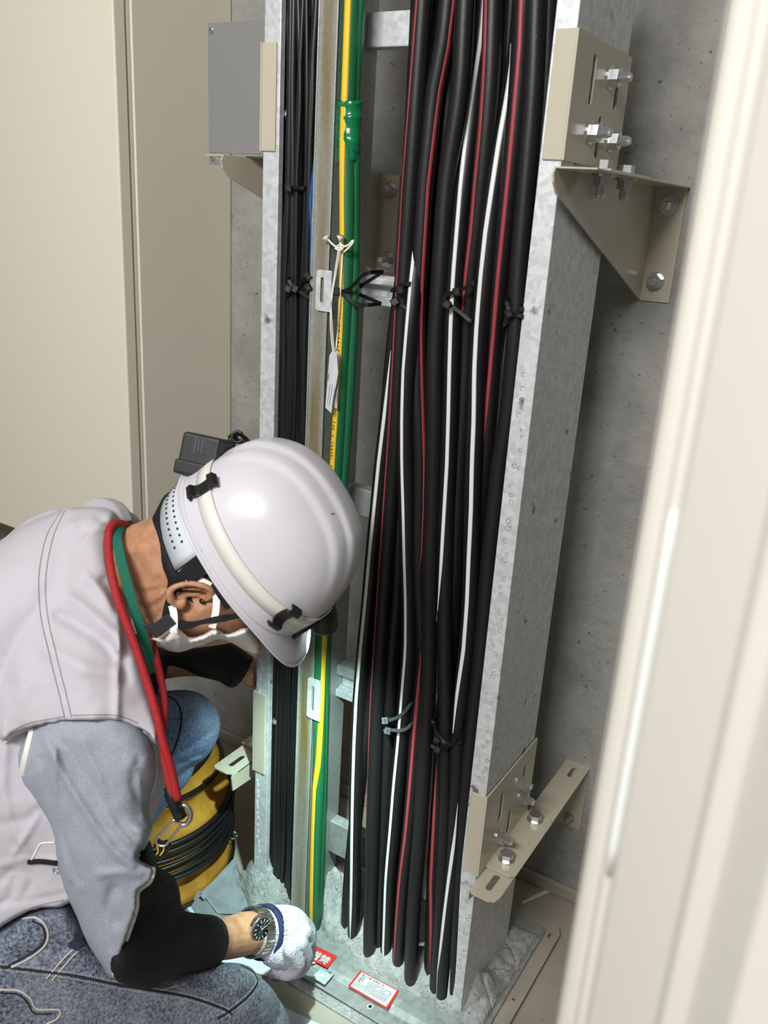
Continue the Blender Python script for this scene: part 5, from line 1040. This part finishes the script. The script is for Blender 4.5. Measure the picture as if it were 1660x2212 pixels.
# ------------------------------------------------------------------ collapsed yellow ventilation duct on the floor
M['ductcloth'] = mat('yellow_duct_cloth', (206, 150, 48), 0.75, 0, (172, 116, 34), 16, 6, bump=0.3, bscale=60)
dct = thing('ventilation_duct', (0, 0, 0), 'squashed flexible yellow fabric duct with black ring hoops on the floor', 'duct')
dc0 = np.array(onZ(298, 1840, 0.0)); DR = .190
rings = [(.300, .172, (.004, -.01)), (.252, .186, (.006, 0)), (.182, .200, (.014, 0)), (.158, .204, (.016, .0)), (.144, .200, (.014, 0)), (.132, .203, (.014, 0)), (.120, .199, (.012, 0)), (.108, .203, (.014, 0)), (.094, .204, (.014, 0)), (.012, .206, (.014, 0))]
n = 72; v = []; f = []; rows = []
for i in range(len(rings) - 1):
    (z0, r0, o0), (z1, r1, o1) = rings[i], rings[i + 1]; m_ = 7 if z0 - z1 > .03 else 3
    for j in range(m_):
        t = j / m_; rows.append((z0 + (z1 - z0) * t, r0 + (r1 - r0) * t - .022 * math.sin(PI * t) * min((z0 - z1) / .05, 1), o0[0] + (o1[0] - o0[0]) * t, o0[1], (z0 - z1) * math.sin(PI * t)))
rows.append((rings[-1][0], rings[-1][1], rings[-1][2][0], 0, 0)); rows.append((.002, .192, -.004, 0, .02))
for z, r_, ox, oy, fold in rows:
    for k in range(n):
        a = 2 * PI * k / n; w = 1 + 1.0 * fold * noise.noise(Vector((math.cos(a) * 4, math.sin(a) * 4, z * 30))) + .25 * fold * math.sin(a * 17 + z * 40) * .5
        v.append(dc0 + np.array((ox + r_ * w * math.cos(a), oy + r_ * w * math.sin(a), z)))
f = [(i * n + k, i * n + (k + 1) % n, (i + 1) * n + (k + 1) % n, (i + 1) * n + k)[::-1] for i in range(len(rows) - 1) for k in range(n)] + [tuple(range(n))]
mk('fabric', v, f, M['ductcloth'], dct, True)
for i, (z, r_, o_) in enumerate(rings):
    c = dc0 + np.array((o_[0], o_[1], z + .004 * math.sin(i * 2.1))); tl_ = .012 * math.sin(i * 1.7)
    MB().tube([c + np.array((r_ * 1.012 * math.cos(a), r_ * 1.012 * math.sin(a), tl_ * math.cos(a + i))) for a in np.linspace(0, 2 * PI, 73)], .0058 if i in (0, 1, 2, 8) else .0046, 8, False).obj('hoop', M['blackplastic'], dct, True)
q = onZ(506, 1795, .10); drx = unit(np.array((E1[0], E1[1], 0))); dq = dc0 + drx * .222 + (0, 0, .06)
MB().tube(circle_pts(dq, .008, 14, E1, E2) + [circle_pts(dq, .008, 14, E1, E2)[0]], .0014, 6).obj('d_ring', M['steel'], dct, True)
MB().ribbon([dq - drx * .022 + (0, 0, .008), dq - drx * .004 + (0, 0, .002)], -E3, .018, .002).obj('ring_tab', M['blackcloth'], dct)
# small pale tool tip in the gloved hand
v, f = limb([(at(592, 2094, 1.545), .006), (at(584, 2108, 1.55), .0055)], 10, 8); tag(mk('putty_lump', v, f, M['putty'], None, True), 'small pale lump of putty pinched in the gloved hand', 'putty')
